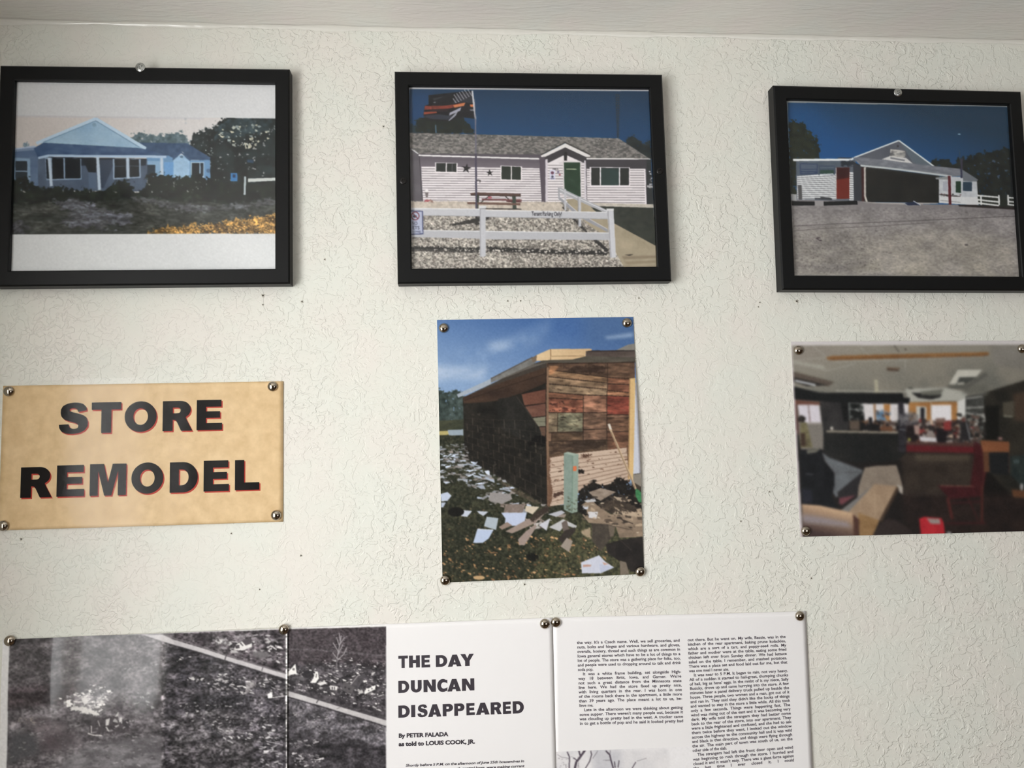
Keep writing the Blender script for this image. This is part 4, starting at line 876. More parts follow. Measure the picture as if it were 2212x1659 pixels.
def pic_cluttered_interior():
    c = Canvas('cluttered_interior', 279.4, 215.9, 0.72, seed=51)
    f, L = c.f, c.line
    c.img[:] = (205, 200, 200)
    f([78, 95, 2090, 90, 2110, 1580, 165, 1615], (30, 27, 26))
    f([78, 95, 2090, 90, 2090, 420, 1600, 500, 1000, 560, 95, 520], (158, 152, 138), (146, 140, 126), ns=200, grad=(700, 100, 750, 480, (112, 112, 104)))
    f([78, 95, 360, 95, 600, 160, 360, 190, 100, 240], (146, 136, 128), soft=40, a=.5); f([1650, 95, 2090, 95, 2090, 330, 1700, 250], (140, 136, 128), (126, 122, 114), ns=200, soft=20)
    for q in ((240, 95, 360, 190), (600, 95, 760, 230), (100, 215, 360, 190), (980, 205, 980, 300), (340, 300, 590, 240), (420, 225, 1000, 210)): L(q, 6, (172, 168, 156), a=.7, soft=2)
    L([885, 92, 930, 150], 7, (84, 76, 70)); c.dot(980, 127, 7, (80, 72, 66))
    f([350, 190, 400, 178, 900, 165, 1640, 148, 1655, 165, 1600, 180, 400, 213, 365, 208], (166, 116, 64), (140, 94, 52), ns=60, asp=(4, 1), soft=2); L([380, 205, 1640, 172], 6, (110, 74, 44))
    f([830, 268, 945, 275, 910, 300, 840, 296], (112, 88, 70), soft=4); L([835, 285, 930, 296], 8, (70, 56, 48))
    f([80, 215, 330, 255, 350, 290, 80, 235], (182, 180, 170), soft=10, a=.6); f([80, 300, 420, 385, 370, 420, 90, 365], (98, 86, 76), soft=6); f([85, 345, 375, 412, 200, 418, 85, 380], (48, 44, 42), soft=4); L([105, 374, 268, 410], 13, (214, 220, 226), soft=2)
    f([1400, 290, 1595, 288, 1548, 345, 1440, 350, 1395, 412, 1330, 405], (198, 196, 184), soft=3); f([1412, 348, 1555, 345, 1480, 395, 1385, 412], (74, 76, 72), soft=4); f([1400, 390, 1455, 388, 1440, 412, 1395, 412], (206, 204, 190), soft=3); f([1330, 410, 1480, 400, 1620, 310, 1640, 330, 1480, 440, 1300, 440], (92, 92, 86), soft=12)
    L([430, 455, 1000, 462], 8, (170, 168, 156), soft=2); L([748, 365, 755, 470], 30, (176, 170, 146), soft=3); f([722, 468, 800, 466, 795, 500, 730, 500], (182, 176, 150), soft=3)
    f([980, 440, 1300, 430, 1480, 470, 1465, 540, 1015, 545], (178, 178, 168), soft=10); f([1030, 470, 1270, 478, 1265, 505, 1190, 524, 1085, 510], (40, 40, 40), soft=4); f([1100, 462, 1290, 440, 1260, 490, 1110, 490], (110, 110, 100), soft=8); c.dot(1025, 434, 20, (70, 70, 66), 6, soft=2)
    # header beam and far room
    f([90, 420, 300, 470, 960, 474, 970, 510, 1020, 512, 1012, 558, 640, 548, 95, 530], (28, 30, 31), soft=3)
    f([95, 525, 330, 540, 345, 920, 150, 920], (128, 122, 114), soft=3); f([100, 525, 310, 545, 315, 570, 106, 565], (116, 72, 58), soft=3); f([125, 566, 296, 566, 312, 706, 150, 706], (214, 208, 218), soft=3); L([210, 568, 224, 706], 9, (140, 116, 116)); L([112, 560, 128, 800], 14, (96, 60, 54)); L([150, 715, 318, 712], 9, (176, 168, 160))
    f([145, 705, 195, 705, 245, 905, 145, 905], (132, 124, 84), (96, 88, 62), ns=30, soft=3); f([150, 790, 185, 790, 190, 895, 150, 895], (70, 52, 40), soft=3); c.dot(158, 680, 32, (44, 38, 34), 26, rag=5)
    f([300, 540, 530, 548, 530, 780, 330, 780], (44, 44, 45), (58, 56, 56), ns=80, soft=3); f([470, 545, 525, 545, 530, 700, 490, 700], (28, 28, 29), soft=3)
    f([525, 546, 652, 550, 660, 690, 530, 695], (30, 32, 32), soft=2); L([535, 548, 540, 690], 9, (120, 126, 124)); L([530, 600, 655, 606], 6, (150, 156, 154)); L([528, 552, 650, 556], 6, (110, 116, 114)); c.spots([540, 560, 650, 560, 650, 680, 540, 680], 16, (8, 22), [(90, 94, 92), (150, 152, 150)], .8)
    f([648, 556, 1012, 558, 1012, 725, 660, 725], (218, 214, 216), soft=3); L([738, 560, 745, 722], 15, (156, 108, 66), soft=2); f([810, 558, 862, 562, 856, 705, 818, 690], (186, 126, 64), soft=3); L([905, 590, 910, 720], 8, (200, 194, 190)); f([745, 625, 812, 616, 832, 692, 760, 700], (92, 134, 172), soft=3); c.spots([730, 610, 860, 610, 860, 700, 730, 700], 20, (8, 20), [(160, 120, 100), (90, 80, 80), (140, 160, 180)], .7)
    f([1012, 545, 1398, 543, 1398, 740, 1012, 720], (190, 130, 66), (166, 110, 56), ns=60, soft=3); f([1068, 576, 1152, 580, 1152, 745, 1075, 735], (196, 194, 186), soft=3); f([1104, 588, 1136, 588, 1134, 735, 1104, 735], (44, 44, 50), soft=3); f([1183, 566, 1350, 566, 1352, 705, 1190, 705], (230, 227, 231), soft=3); L([1188, 520, 1190, 700], 5, (180, 170, 150)); f([1396, 540, 1467, 512, 1467, 705, 1396, 705], (214, 214, 210), soft=3)
    f([1463, 500, 1622, 470, 1612, 830, 1463, 720], (84, 86, 82), (60, 60, 58), ns=40, soft=3)
    for q in ((1468, 590, 1612, 584), (1468, 632, 1606, 648), (1468, 516, 1600, 500)): L(q, 8, (196, 196, 190), soft=2)
    # dark right-hand side
    f([1612, 470, 1740, 430, 1924, 375, 2100, 330, 2110, 1590, 1560, 1000, 1560, 820, 1612, 830], (40, 39, 35), (56, 52, 44), ns=140, soft=5); f([1620, 580, 1730, 570, 1730, 840, 1620, 840], (28, 28, 26), soft=10); f([1840, 480, 2100, 420, 2100, 720, 1850, 690], (76, 60, 48), soft=14); f([1760, 545, 1850, 535, 1850, 660, 1765, 655], (84, 78, 66), soft=5); L([1765, 655, 1840, 660], 9, (150, 150, 130), soft=2)
    f([1440, 420, 1640, 400, 1640, 500, 1440, 480], (100, 100, 92), soft=18, a=.7)
    # floor and clutter in the far room
    f([680, 700, 1570, 690, 1580, 880, 1000, 880], (62, 52, 50), (104, 84, 76), ns=40, soft=5)
    c.spots([640, 690, 950, 690, 950, 790, 640, 780], 70, (12, 34), [(34, 32, 34), (110, 76, 54), (60, 56, 56), (150, 140, 130)], .6)
    c.spots([990, 690, 1560, 680, 1560, 860, 990, 860], 190, (10, 34), [(36, 32, 34), (130, 56, 52), (150, 138, 132), (96, 62, 50), (60, 54, 54), (176, 150, 130)], .7)
    c.spots([1420, 640, 1612, 640, 1612, 850, 1440, 850], 110, (8, 26), [(150, 150, 144), (50, 48, 46), (100, 80, 70), (80, 84, 82)], .8)
    f([1095, 815, 1235, 825, 1235, 862, 1098, 852], (206, 204, 208), soft=3); f([1225, 750, 1330, 755, 1300, 870, 1235, 860], (34, 30, 34), soft=4); f([1285, 700, 1350, 690, 1350, 770, 1290, 770], (150, 56, 54), soft=4); f([1425, 700, 1490, 705, 1500, 850, 1420, 850], (46, 44, 46), soft=4); L([1470, 710, 1500, 840], 9, (130, 132, 136), soft=2); f([1225, 675, 1300, 670, 1300, 705, 1225, 705], (130, 100, 90), soft=4)
    f([990, 720, 1050, 730, 1095, 830, 1060, 860, 990, 850], (40, 32, 34), soft=4); f([1050, 725, 1098, 730, 1095, 800, 1060, 800], (170, 140, 130), soft=3); c.dot(1015, 840, 12, (150, 150, 60))
    f([985, 860, 1560, 870, 1545, 905, 985, 890], (86, 56, 50), soft=3); f([985, 885, 1545, 900, 1535, 952, 985, 940], (116, 34, 40), (96, 28, 34), ns=80, soft=3)
    f([930, 945, 1580, 955, 1560, 1300, 930, 1300], (66, 56, 48), (52, 44, 38), ns=90, soft=14); f([1060, 958, 1500, 960, 1490, 1010, 1070, 1010], (96, 84, 68), soft=14, a=.6)
    f([150, 1020, 960, 1000, 960, 1600, 165, 1610], (34, 30, 29), soft=20); f([960, 1280, 2110, 1280, 2110, 1590, 960, 1600], (52, 40, 36), (38, 31, 30), ns=110, soft=30)
    # counter
    f([330, 765, 930, 785, 990, 780, 990, 950, 920, 1010, 600, 1025, 400, 1000, 330, 935], (30, 32, 32), (40, 40, 38), ns=80, soft=3); L([350, 776, 925, 786], 15, (158, 148, 130), soft=2); c.dot(397, 752, 13, (196, 190, 180), 14); f([615, 720, 780, 712, 780, 768, 620, 768], (32, 30, 32), rag=8); f([780, 738, 880, 735, 880, 770, 780, 770], (116, 74, 50), soft=3); f([536, 690, 620, 690, 620, 765, 540, 765], (96, 82, 70), soft=4); L([705, 665, 708, 720], 26, (34, 32, 36), soft=2)
    f([925, 540, 965, 540, 990, 730, 985, 940, 930, 940], (58, 56, 62), (40, 38, 44), ns=30, soft=4); L([935, 760, 985, 765], 7, (120, 120, 128)); L([955, 660, 1040, 655], 9, (110, 114, 120), soft=2)
    f([930, 640, 1040, 620, 1090, 650, 1080, 720, 940, 730], (80, 78, 84), (130, 128, 130), ns=20, nc=2, rag=8, a=.8)
    # pale floor, black bags, benches
    f([318, 940, 380, 985, 480, 1020, 640, 1080, 640, 1110, 520, 1240, 430, 1300, 400, 1250, 420, 1110, 340, 1010], (112, 118, 124), (96, 100, 104), ns=90, soft=4); L([420, 1102, 620, 1100], 4, (70, 72, 74)); f([440, 1260, 640, 1100, 660, 1120, 600, 1290, 460, 1320], (46, 44, 46), soft=5); f([455, 1305, 590, 1280, 480, 1360, 455, 1350], (120, 64, 72), soft=4)
    f([140, 930, 310, 912, 330, 1010, 412, 1105, 420, 1200, 395, 1290, 450, 1392, 165, 1352], (17, 19, 23), (28, 30, 34), ns=60, soft=3); L([190, 1112, 250, 1118], 7, (90, 94, 100), soft=2); f([155, 1230, 235, 1240, 240, 1340, 165, 1345], (38, 40, 52), soft=8); f([195, 925, 315, 910, 270, 945, 200, 955], (110, 108, 96), soft=3)
    f([660, 1062, 760, 1048, 912, 1043, 940, 1130, 965, 1230, 955, 1272, 915, 1222, 740, 1200, 600, 1310, 610, 1210], (146, 132, 116), (132, 118, 104), ns=50, soft=2); f([915, 1195, 960, 1215, 962, 1275, 935, 1260], (176, 168, 158), soft=3)
    f([455, 1410, 735, 1195, 740, 1215, 550, 1420], (124, 122, 120), soft=2); f([735, 1193, 918, 1212, 775, 1480, 600, 1470, 535, 1408], (174, 146, 116), (158, 130, 102), ns=40, asp=(1, 2), soft=2); f([918, 1212, 930, 1235, 790, 1500, 775, 1480], (76, 58, 44), soft=3); f([605, 1420, 775, 1482, 720, 1602, 612, 1602], (160, 122, 76), (140, 104, 62), ns=30, asp=(3, 1), soft=2)
    f([158, 1352, 300, 1362, 440, 1392, 560, 1420, 606, 1478, 600, 1604, 165, 1614], (196, 160, 124), grad=(380, 1400, 340, 1600, (72, 52, 50)), soft=2); f([160, 1432, 300, 1452, 520, 1495, 560, 1540, 165, 1500], (150, 142, 150), soft=16, a=.8); f([565, 1430, 615, 1480, 608, 1604, 570, 1604], (84, 52, 42), soft=5)
    f([720, 1604, 760, 1525, 830, 1470, 905, 1480, 1000, 1540, 1050, 1604], (54, 44, 42), soft=5)
    # red can, red rocker, desk
    f([1088, 1468, 1130, 1452, 1265, 1462, 1284, 1500, 1292, 1592, 1100, 1596], (210, 40, 50), (190, 32, 44), ns=50, soft=2); f([1148, 1464, 1252, 1468, 1258, 1510, 1180, 1508], (156, 142, 136), soft=3); c.dot(1325, 1578, 20, (150, 150, 156), 8, soft=2)
    f([1530, 855, 1580, 880, 1642, 985, 1625, 1120, 1600, 1270, 1540, 1280, 1500, 1200, 1530, 1000], (80, 30, 34), (64, 28, 30), ns=40, asp=(1, 3), soft=4); f([1238, 1205, 1540, 1215, 1600, 1290, 1340, 1315], (78, 30, 34), (62, 26, 30), ns=40, soft=4); L([1260, 1208, 1530, 1212], 7, (140, 84, 72), soft=2)
    L([1318, 1300, 1352, 1470], 24, (92, 40, 37), soft=4); L([1595, 1200, 1590, 1510], 20, (86, 42, 36), soft=4); L([1625, 990, 1600, 1200], 12, (92, 42, 40), soft=4); L([1350, 1345, 1590, 1330], 14, (68, 32, 34), soft=4); L([1300, 1505, 1620, 1500], 16, (70, 32, 34), soft=3); L([1480, 1300, 1560, 1480], 10, (76, 36, 36), soft=3)
    f([1580, 845, 1812, 858, 1812, 942, 1600, 942], (150, 90, 54), (130, 76, 46), ns=60, asp=(3, 1), soft=2); f([1600, 942, 1650, 942, 1655, 1100, 1610, 1100], (104, 66, 44), soft=3); f([1650, 945, 1812, 942, 1812, 1120, 1660, 1110], (34, 36, 38), soft=4); L([1812, 945, 1812, 1110], 8, (84, 58, 44)); c.dot(1740, 832, 20, (150, 110, 104), 12, soft=2)
    f([1815, 970, 2100, 960, 2100, 1250, 1900, 1200, 1820, 1120], (36, 46, 46), (52, 62, 60), ns=50, soft=5); f([1830, 1235, 2100, 1260, 2100, 1320, 1840, 1295], (104, 66, 42), soft=5); c.dot(1870, 1015, 24, (70, 84, 84), 18, soft=3); c.dot(1910, 1215, 14, (150, 150, 150), 30, soft=3)
    f([60, 60, 2100, 60, 2100, 90, 76, 96], (208, 203, 203)); f([160, 1615, 2120, 1580, 2120, 1700, 160, 1700], (212, 208, 205)); f([40, 60, 78, 90, 165, 1620, 100, 1660], (214, 204, 206))
    return c, c.done(3.0, 2.0)

def scatter_debris(c, poly, n, size, cols, **kw):
    c.spots(poly, n, size, cols, **kw)

def pic_page_left():
    c = Canvas('page_left', 279.4, 170.0, 0.66, 0.0, 23.0, seed=61)
    f, L = c.f, c.line
    c.img[:] = (222, 220, 218)
    P = [52, 128, 1583, 74, 1600, 1400, 0, 1400]
    f(P, (76, 71, 75), (112, 106, 110), ns=70, nc=1.3)
    f([52, 128, 860, 100, 960, 160, 930, 460, 500, 380, 40, 500], (74, 69, 72), (96, 91, 94), ns=60, asp=(1.4, .8), nc=1.2, soft=12)
    t = np.linspace(3.0, 6.6, 30)
    for r, col in ((80, (104, 100, 102)), (120, (78, 72, 76)), (160, (98, 94, 96)), (230, (78, 73, 76))):
        L(np.stack([260 + r * 1.4 * np.cos(t), 200 - r * .75 * np.sin(t)], 1), 22, col, soft=12, a=.6)
    f([40, 400, 330, 370, 560, 380, 420, 450, 350, 480, 40, 520], (74, 64, 67), (60, 53, 57), ns=50, soft=14)
    # dark fields right of the road
    f([930, 140, 1583, 345, 1600, 1400, 900, 1400], (50, 47, 52), (80, 75, 80), ns=50, asp=(1.6, .7), nc=1.3, soft=6)
    f([960, 180, 1300, 290, 1380, 420, 1000, 400], (46, 44, 49), (66, 62, 66), ns=26, soft=14); f([1010, 440, 1400, 430, 1400, 510, 1080, 530], (44, 42, 46), soft=20)
    f([900, 98, 1590, 72, 1590, 330, 1250, 225, 1000, 140], (60, 53, 58), (90, 84, 88), ns=36, nc=1.4, soft=4)
    f([930, 560, 1200, 520, 1400, 560, 1200, 620, 950, 640], (100, 96, 99), (60, 56, 60), ns=26, asp=(3, 1), nc=1.6, soft=10); f([940, 660, 1280, 610, 1330, 640, 1000, 720], (96, 92, 95), (58, 55, 58), ns=24, asp=(3, 1), soft=10)
    L([1130, 580, 1180, 640, 1260, 690], 26, (48, 46, 50), soft=8); f([950, 700, 1400, 680, 1430, 846, 950, 846], (58, 54, 58), (88, 84, 87), ns=30, asp=(2, .8), nc=1.5, soft=10)
    c.tex([900, 90, 1600, 70, 1600, 1400, 900, 1400], 8, .55, (1.6, 1)); c.tex([900, 90, 1600, 70, 1600, 1400, 900, 1400], 30, .4, (2, 1), 2); c.tex([0, 100, 930, 90, 930, 1400, 0, 1400], 9, .28, (1.5, 1)); c.tex([0, 100, 930, 90, 930, 1400, 0, 1400], 40, .3, (2, 1), 3)
    # road
    f([800, 106, 905, 102, 960, 128, 1250, 222, 1590, 322, 1590, 348, 1250, 246, 940, 150], (196, 191, 193), (180, 175, 178), ns=50); L([940, 154, 1250, 252, 1590, 354], 5, (52, 48, 52)); L([905, 100, 1250, 216, 1590, 318], 5, (110, 104, 108)); L([1262, 205, 1245, 258], 5, (60, 56, 60)); L([1462, 285, 1455, 305], 4, (60, 56, 60))
    # house and wreckage beyond the road
    c.spots([1180, 110, 1480, 100, 1570, 150, 1570, 260, 1300, 210, 1180, 150], 170, (5, 22), [(140, 134, 138), (46, 42, 46), (110, 104, 108), (190, 186, 186)], .4)
    f([1185, 135, 1230, 125, 1300, 150, 1270, 168, 1200, 150], (206, 203, 202), (90, 84, 88), ns=14, nc=2, rag=6); f([1300, 188, 1312, 160, 1345, 142, 1372, 132, 1402, 150, 1400, 172, 1352, 192], (222, 219, 216)); f([1345, 140, 1385, 118, 1402, 132, 1400, 152, 1366, 165], (78, 72, 76)); f([1308, 164, 1332, 160, 1332, 180, 1310, 182], (66, 60, 64)); L([1336, 150, 1352, 166], 7, (80, 74, 78)); c.dot(1450, 215, 50, (104, 99, 102), 20, soft=6)
    L([1290, 118, 1440, 104], 7, (150, 144, 148), rag=3); c.spots([1490, 170, 1570, 165, 1570, 200, 1490, 195], 8, (8, 18), [(200, 196, 196)], .3)
    # fallen buildings in the middle field
    D = [(190, 185, 185), (140, 134, 137), (218, 214, 212), (44, 41, 45), (96, 91, 95)]
    c.spots([1000, 340, 1240, 330, 1560, 350, 1570, 440, 1400, 440, 1240, 440, 1150, 400], 320, (4, 16), D, flat=.35, ang=.2); c.spots([980, 220, 1060, 220, 1060, 260, 980, 260], 8, (6, 18), D, flat=.3); c.spots([1220, 280, 1300, 270, 1300, 340, 1220, 340], 16, (5, 16), D, flat=.5)
    f([1370, 370, 1415, 362, 1425, 380, 1395, 400, 1375, 432, 1362, 430], (186, 180, 180), (90, 84, 88), ns=10, rag=3); f([1488, 432, 1504, 424, 1516, 436, 1514, 455, 1490, 455], (232, 230, 230)); L([1515, 452, 1580, 442], 5, (200, 196, 196))
    c.spots([1000, 480, 1560, 460, 1560, 700, 1300, 680, 1000, 560], 380, (3, 11), D, flat=.4, a=.8); c.spots([1200, 620, 1400, 640, 1380, 720, 1250, 700], 50, (6, 22), [(190, 186, 186), (120, 114, 118)], flat=.3, ang=.4)
    c.spots([1450, 600, 1575, 600, 1575, 840, 1430, 840], 60, (5, 18), [(196, 192, 194), (140, 136, 140)], flat=.3); L([1480, 690, 1575, 712], 4, (196, 190, 194)); L([1185, 840, 1210, 770, 1250, 730], 7, (44, 42, 46)); L([1090, 800, 1180, 835], 14, (46, 44, 48), soft=3)
    # torn buildings on the left
    c.spots([330, 455, 440, 425, 500, 380, 600, 395, 645, 440, 600, 470, 560, 540, 470, 545, 390, 520], 420, (4, 14), [(206, 202, 200), (170, 165, 166), (226, 222, 219), (110, 104, 107)], flat=.5)
    f([400, 500, 470, 505, 540, 530, 560, 552, 480, 540, 410, 520], (214, 210, 207), rag=6); f([455, 455, 478, 440, 490, 480, 470, 500], (216, 212, 210), rag=4); c.spots([360, 470, 400, 470, 410, 510, 370, 500], 16, (6, 16), [(226, 222, 219)], flat=.8)
    f([500, 560, 590, 560, 640, 560, 720, 590, 720, 650, 500, 660], (58, 52, 56), (80, 74, 78), ns=20, rag=8); f([588, 575, 612, 568, 605, 605, 588, 610], (206, 202, 200)); L([590, 615, 606, 640], 8, (196, 192, 190)); f([665, 565, 680, 562, 680, 585, 662, 590], (210, 206, 204)); f([638, 560, 660, 530, 660, 555], (196, 192, 190)); L([508, 610, 509, 650], 6, (196, 190, 188)); L([488, 652, 520, 662, 568, 664], 7, (206, 200, 198)); L([545, 580, 556, 612], 5, (180, 176, 174)); c.spots([620, 560, 740, 580, 730, 630, 640, 640], 26, (5, 16), [(170, 166, 166), (60, 56, 60)], flat=.8)
    c.spots([690, 260, 880, 250, 880, 330, 700, 300], 26, (4, 15), [(150, 146, 148)], flat=.3, ang=-.3); c.spots([700, 420, 860, 420, 860, 520, 700, 500], 36, (4, 14), [(150, 148, 148), (60, 56, 60)], flat=.5)
    # pale drifts in the foreground
    f([120, 570, 250, 560, 380, 600, 360, 640, 200, 640], (112, 103, 107), (84, 76, 80), ns=30, asp=(2, 1), soft=14); f([200, 620, 280, 600, 380, 625, 300, 660, 210, 670], (138, 124, 130), (100, 92, 96), ns=30, soft=22); f([300, 850, 480, 720, 640, 690, 900, 660, 900, 1000, 300, 1000], (128, 124, 128), (88, 84, 88), ns=36, asp=(2, .8), nc=1.6, soft=14)
    f([240, 660, 420, 640, 440, 720, 300, 760, 220, 740], (86, 74, 79), (72, 64, 69), ns=40, soft=30); f([60, 640, 200, 660, 220, 760, 40, 820], (76, 75, 79), soft=16)
    c.spots([60, 560, 700, 640, 900, 640, 900, 846, 60, 846], 330, (4, 17), [(150, 146, 148), (84, 79, 83), (176, 170, 172), (70, 64, 68)], flat=.35, ang=-.15, a=.6)
    c.spots([100, 560, 240, 560, 200, 600, 100, 600], 26, (4, 13), [(150, 140, 130)], flat=.4)
    f([20, 60, 1700, 40, 1700, 70, 1583, 74, 52, 128, 20, 128], (224, 222, 220)); f([0, 60, 60, 60, 52, 128, 18, 1400, -40, 1400], (222, 220, 220))
    return c, c.done(0.9, 4.0)

def pic_page_middle():
    c = Canvas('page_middle_photo', 104.0, 170.0, 0.60, -87.7, 22.5, seed=71)
    f, L = c.f, c.line
    f([1500, 0, 2300, 0, 2300, 1400, 1500, 1400], (56, 52, 56), (82, 77, 81), ns=40, nc=1.2)
    f([1580, 74, 2160, 60, 2160, 300, 1900, 260, 1580, 280], (60, 52, 56), (74, 66, 70), ns=60, soft=5); L([1587, 190, 1750, 190, 2143, 225], 7, (96, 90, 94), soft=3)
    f([1587, 445, 1800, 505, 2160, 620, 2160, 760, 1900, 690, 1587, 620], (70, 67, 72), (106, 101, 106), ns=12, asp=(1, 1), nc=1.6); f([1587, 600, 1800, 640, 2160, 740, 2160, 800, 1587, 720], (86, 82, 87), (64, 60, 65), ns=14, nc=1.5, soft=10)
    f([1587, 650, 1850, 700, 2160, 740, 2160, 1400, 1587, 1400], (46, 43, 47), (64, 60, 64), ns=30, nc=1.3, soft=12)
    c.tex([1500, 60, 2200, 60, 2200, 1400, 1500, 1400], 8, .3, (1.3, 1)); c.tex([1500, 250, 2200, 250, 2200, 1400, 1500, 1400], 24, .35, (2, 1), 2)
    f([1580, 416, 1700, 450, 2160, 590, 2160, 620, 1800, 506, 1580, 446], (194, 190, 190), (178, 173, 174), ns=50); L([1580, 450, 1800, 512, 2160, 626], 5, (48, 44, 48)); L([1580, 412, 1700, 446, 2160, 584], 5, (70, 65, 69)); L([1770, 468, 1757, 488], 5, (66, 60, 64)); L([1895, 508, 1870, 520], 3, (110, 104, 106))
    f([1700, 440, 1860, 450, 2000, 480, 2143, 540, 2143, 560, 1900, 500], (92, 86, 90), (50, 46, 50), ns=20, nc=1.5, soft=3)
    D = [(186, 181, 181), (38, 35, 39), (224, 220, 217), (112, 106, 110), (206, 201, 199), (44, 41, 45)]
    c.spots([1590, 300, 1760, 260, 1900, 230, 2140, 260, 2143, 400, 2143, 540, 1900, 470, 1700, 420, 1590, 410], 760, (3, 13), D, flat=.35, ang=.1)
    for x in (1900, 1850, 1970, 2060): c.dot(x, 475 + (x - 1850) * .22, 15, (38, 35, 39), 11, rag=3)
    f([1588, 342, 1600, 312, 1612, 300, 1640, 270, 1648, 325, 1620, 330], (228, 225, 221)); c.dot(1630, 300, 7, (110, 104, 104)); f([1670, 330, 1700, 305, 1745, 310, 1730, 350, 1690, 345], (44, 41, 45)); f([1722, 375, 1740, 350, 1752, 310, 1766, 312, 1772, 350, 1752, 376], (228, 225, 221)); L([1758, 325, 1756, 345], 6, (110, 104, 104)); f([1660, 340, 1690, 345, 1690, 365, 1660, 358], (92, 88, 92))
    f([1760, 378, 1800, 365, 1820, 375, 1780, 390], (214, 210, 208)); f([1834, 388, 1876, 394, 1872, 416, 1834, 412], (216, 212, 209))
    for x in (1846, 1858): L([x, 396, x, 412], 6, (60, 56, 60))
    f([1898, 410, 1908, 375, 1950, 385, 1968, 395, 1955, 440, 1925, 430], (84, 80, 82)); f([1948, 388, 1985, 340, 2028, 322, 2020, 360, 1992, 400, 1985, 420], (64, 60, 64), (84, 80, 83), ns=20); L([1948, 386, 1992, 330], 5, (150, 144, 146)); c.dot(1918, 400, 6, (50, 46, 50)); c.dot(1940, 408, 6, (50, 46, 50))
    f([2024, 425, 2030, 415, 2086, 388, 2084, 412, 2026, 440], (228, 225, 221)); c.dot(2048, 418, 4, (90, 84, 88)); c.dot(2066, 408, 4, (90, 84, 88)); f([1990, 420, 2010, 412, 2020, 430, 1990, 440], (190, 186, 184), rag=3); f([2016, 372, 2032, 356, 2028, 374], (226, 222, 218))
    for q in ((1868, 300, 1876, 220, 1886, 170, 1896, 110), (1880, 200, 1850, 150), (1876, 220, 1905, 160), (1872, 250, 1910, 215, 1926, 180), (1886, 170, 1870, 120), (1888, 160, 1915, 120), (1874, 240, 1848, 205), (1890, 140, 1884, 95)): L(q, 5, (160, 154, 157), a=.9)
    L([1866, 300, 1872, 240], 7, (96, 90, 94)); c.spots([1840, 100, 1930, 100, 1930, 240, 1850, 240], 60, (3, 9), [(140, 134, 138), (110, 104, 108)], flat=.4, a=.7)
    c.spots([1590, 690, 1790, 690, 1790, 740, 1620, 740], 40, (4, 15), [(150, 145, 147), (110, 105, 108)], flat=.3); c.spots([1610, 770, 1790, 775, 1790, 846, 1650, 846], 90, (5, 17), [(190, 185, 186), (140, 134, 137), (84, 80, 84)], flat=.4); c.spots([1590, 460, 2143, 620, 2143, 700, 1590, 640], 40, (4, 13), [(150, 145, 147)], flat=.4)
    f([1500, 20, 2300, 0, 2300, 60, 2143, 62, 1587, 76, 1500, 78], (224, 222, 220)); f([2144, 40, 2300, 40, 2300, 1400, 2144, 1400], (224, 222, 222))
    return c, c.done(0.9, 4.0)

def pic_page_right():
    c = Canvas('page_right', 150.0, 66.0, 0.62, -62.0, -62.0, seed=81)
    f, L = c.f, c.line
    c.img[:] = (224, 222, 223)
    f([100, 1112, 700, 1106, 1010, 1100, 1060, 1700, 100, 1700], (206, 204, 206), (218, 215, 216), ns=120, soft=14)
    f([420, 1110, 660, 1108, 640, 1300, 440, 1300], (190, 189, 194), soft=30)
    K = (72, 62, 74)
    for q, w in (((371, 1112, 350, 1140, 329, 1171, 304, 1202, 294, 1245, 286, 1330, 280, 1500), 17), ((324, 1116, 333, 1150), 12), ((234, 1124, 252, 1165, 249, 1245, 246, 1330), 9), ((278, 1171, 292, 1174, 306, 1190), 7), ((415, 1116, 422, 1145, 407, 1197, 378, 1245, 350, 1310), 8), ((531, 1116, 562, 1145, 572, 1191, 588, 1245, 600, 1330), 11), ((567, 1112, 562, 1145), 6), ((763, 1202, 737, 1245, 720, 1300), 7), ((598, 1197, 604, 1245), 8), ((634, 1190, 626, 1245), 7), ((470, 1116, 430, 1175), 5), ((160, 1145, 190, 1165, 235, 1170), 4), ((510, 1188, 570, 1188), 4), ((770, 1195, 845, 1172), 3), ((222, 1220, 226, 1250), 6), ((322, 1205, 318, 1250), 5)):
        L(q, w, K, a=.95 if w > 6 else .55)
    c.spots([150, 1160, 330, 1160, 330, 1250, 150, 1250], 30, (3, 8), [(120, 112, 120)], flat=.5, a=.7)
    return c, c.done(1.0, 2.0)


# ------------------------------------------------------------------ prints as coloured point grids
PAPER_GAIN = 1.0
def print_material(name, rough, coat, coat_rough, gain=1.0):
    m, nt, b = mat_new(name)
    at = N(nt, 'ShaderNodeAttribute', attribute_name='ink')
    mul = N(nt, 'ShaderNodeVectorMath', operation='SCALE'); mul.inputs['Scale'].default_value = gain
    nt.links.new(at.outputs['Color'], mul.inputs[0])
    nt.links.new(mul.outputs[0], b.inputs['Base Color'])
    b.inputs['Roughness'].default_value = rough
    b.inputs['Specular IOR Level'].default_value = 0.15
    b.inputs['Coat Weight'].default_value = coat; b.inputs['Coat Roughness'].default_value = coat_rough
    return m

def tone(im, sat, lift, gain=1.0, gam=1.0):
    im = 255 * (im / 255) ** gam
    g = im @ np.array([.3, .59, .11])
    im = g[..., None] + (im - g[..., None]) * sat
    return lift + im * gain * (255 - lift) / 255

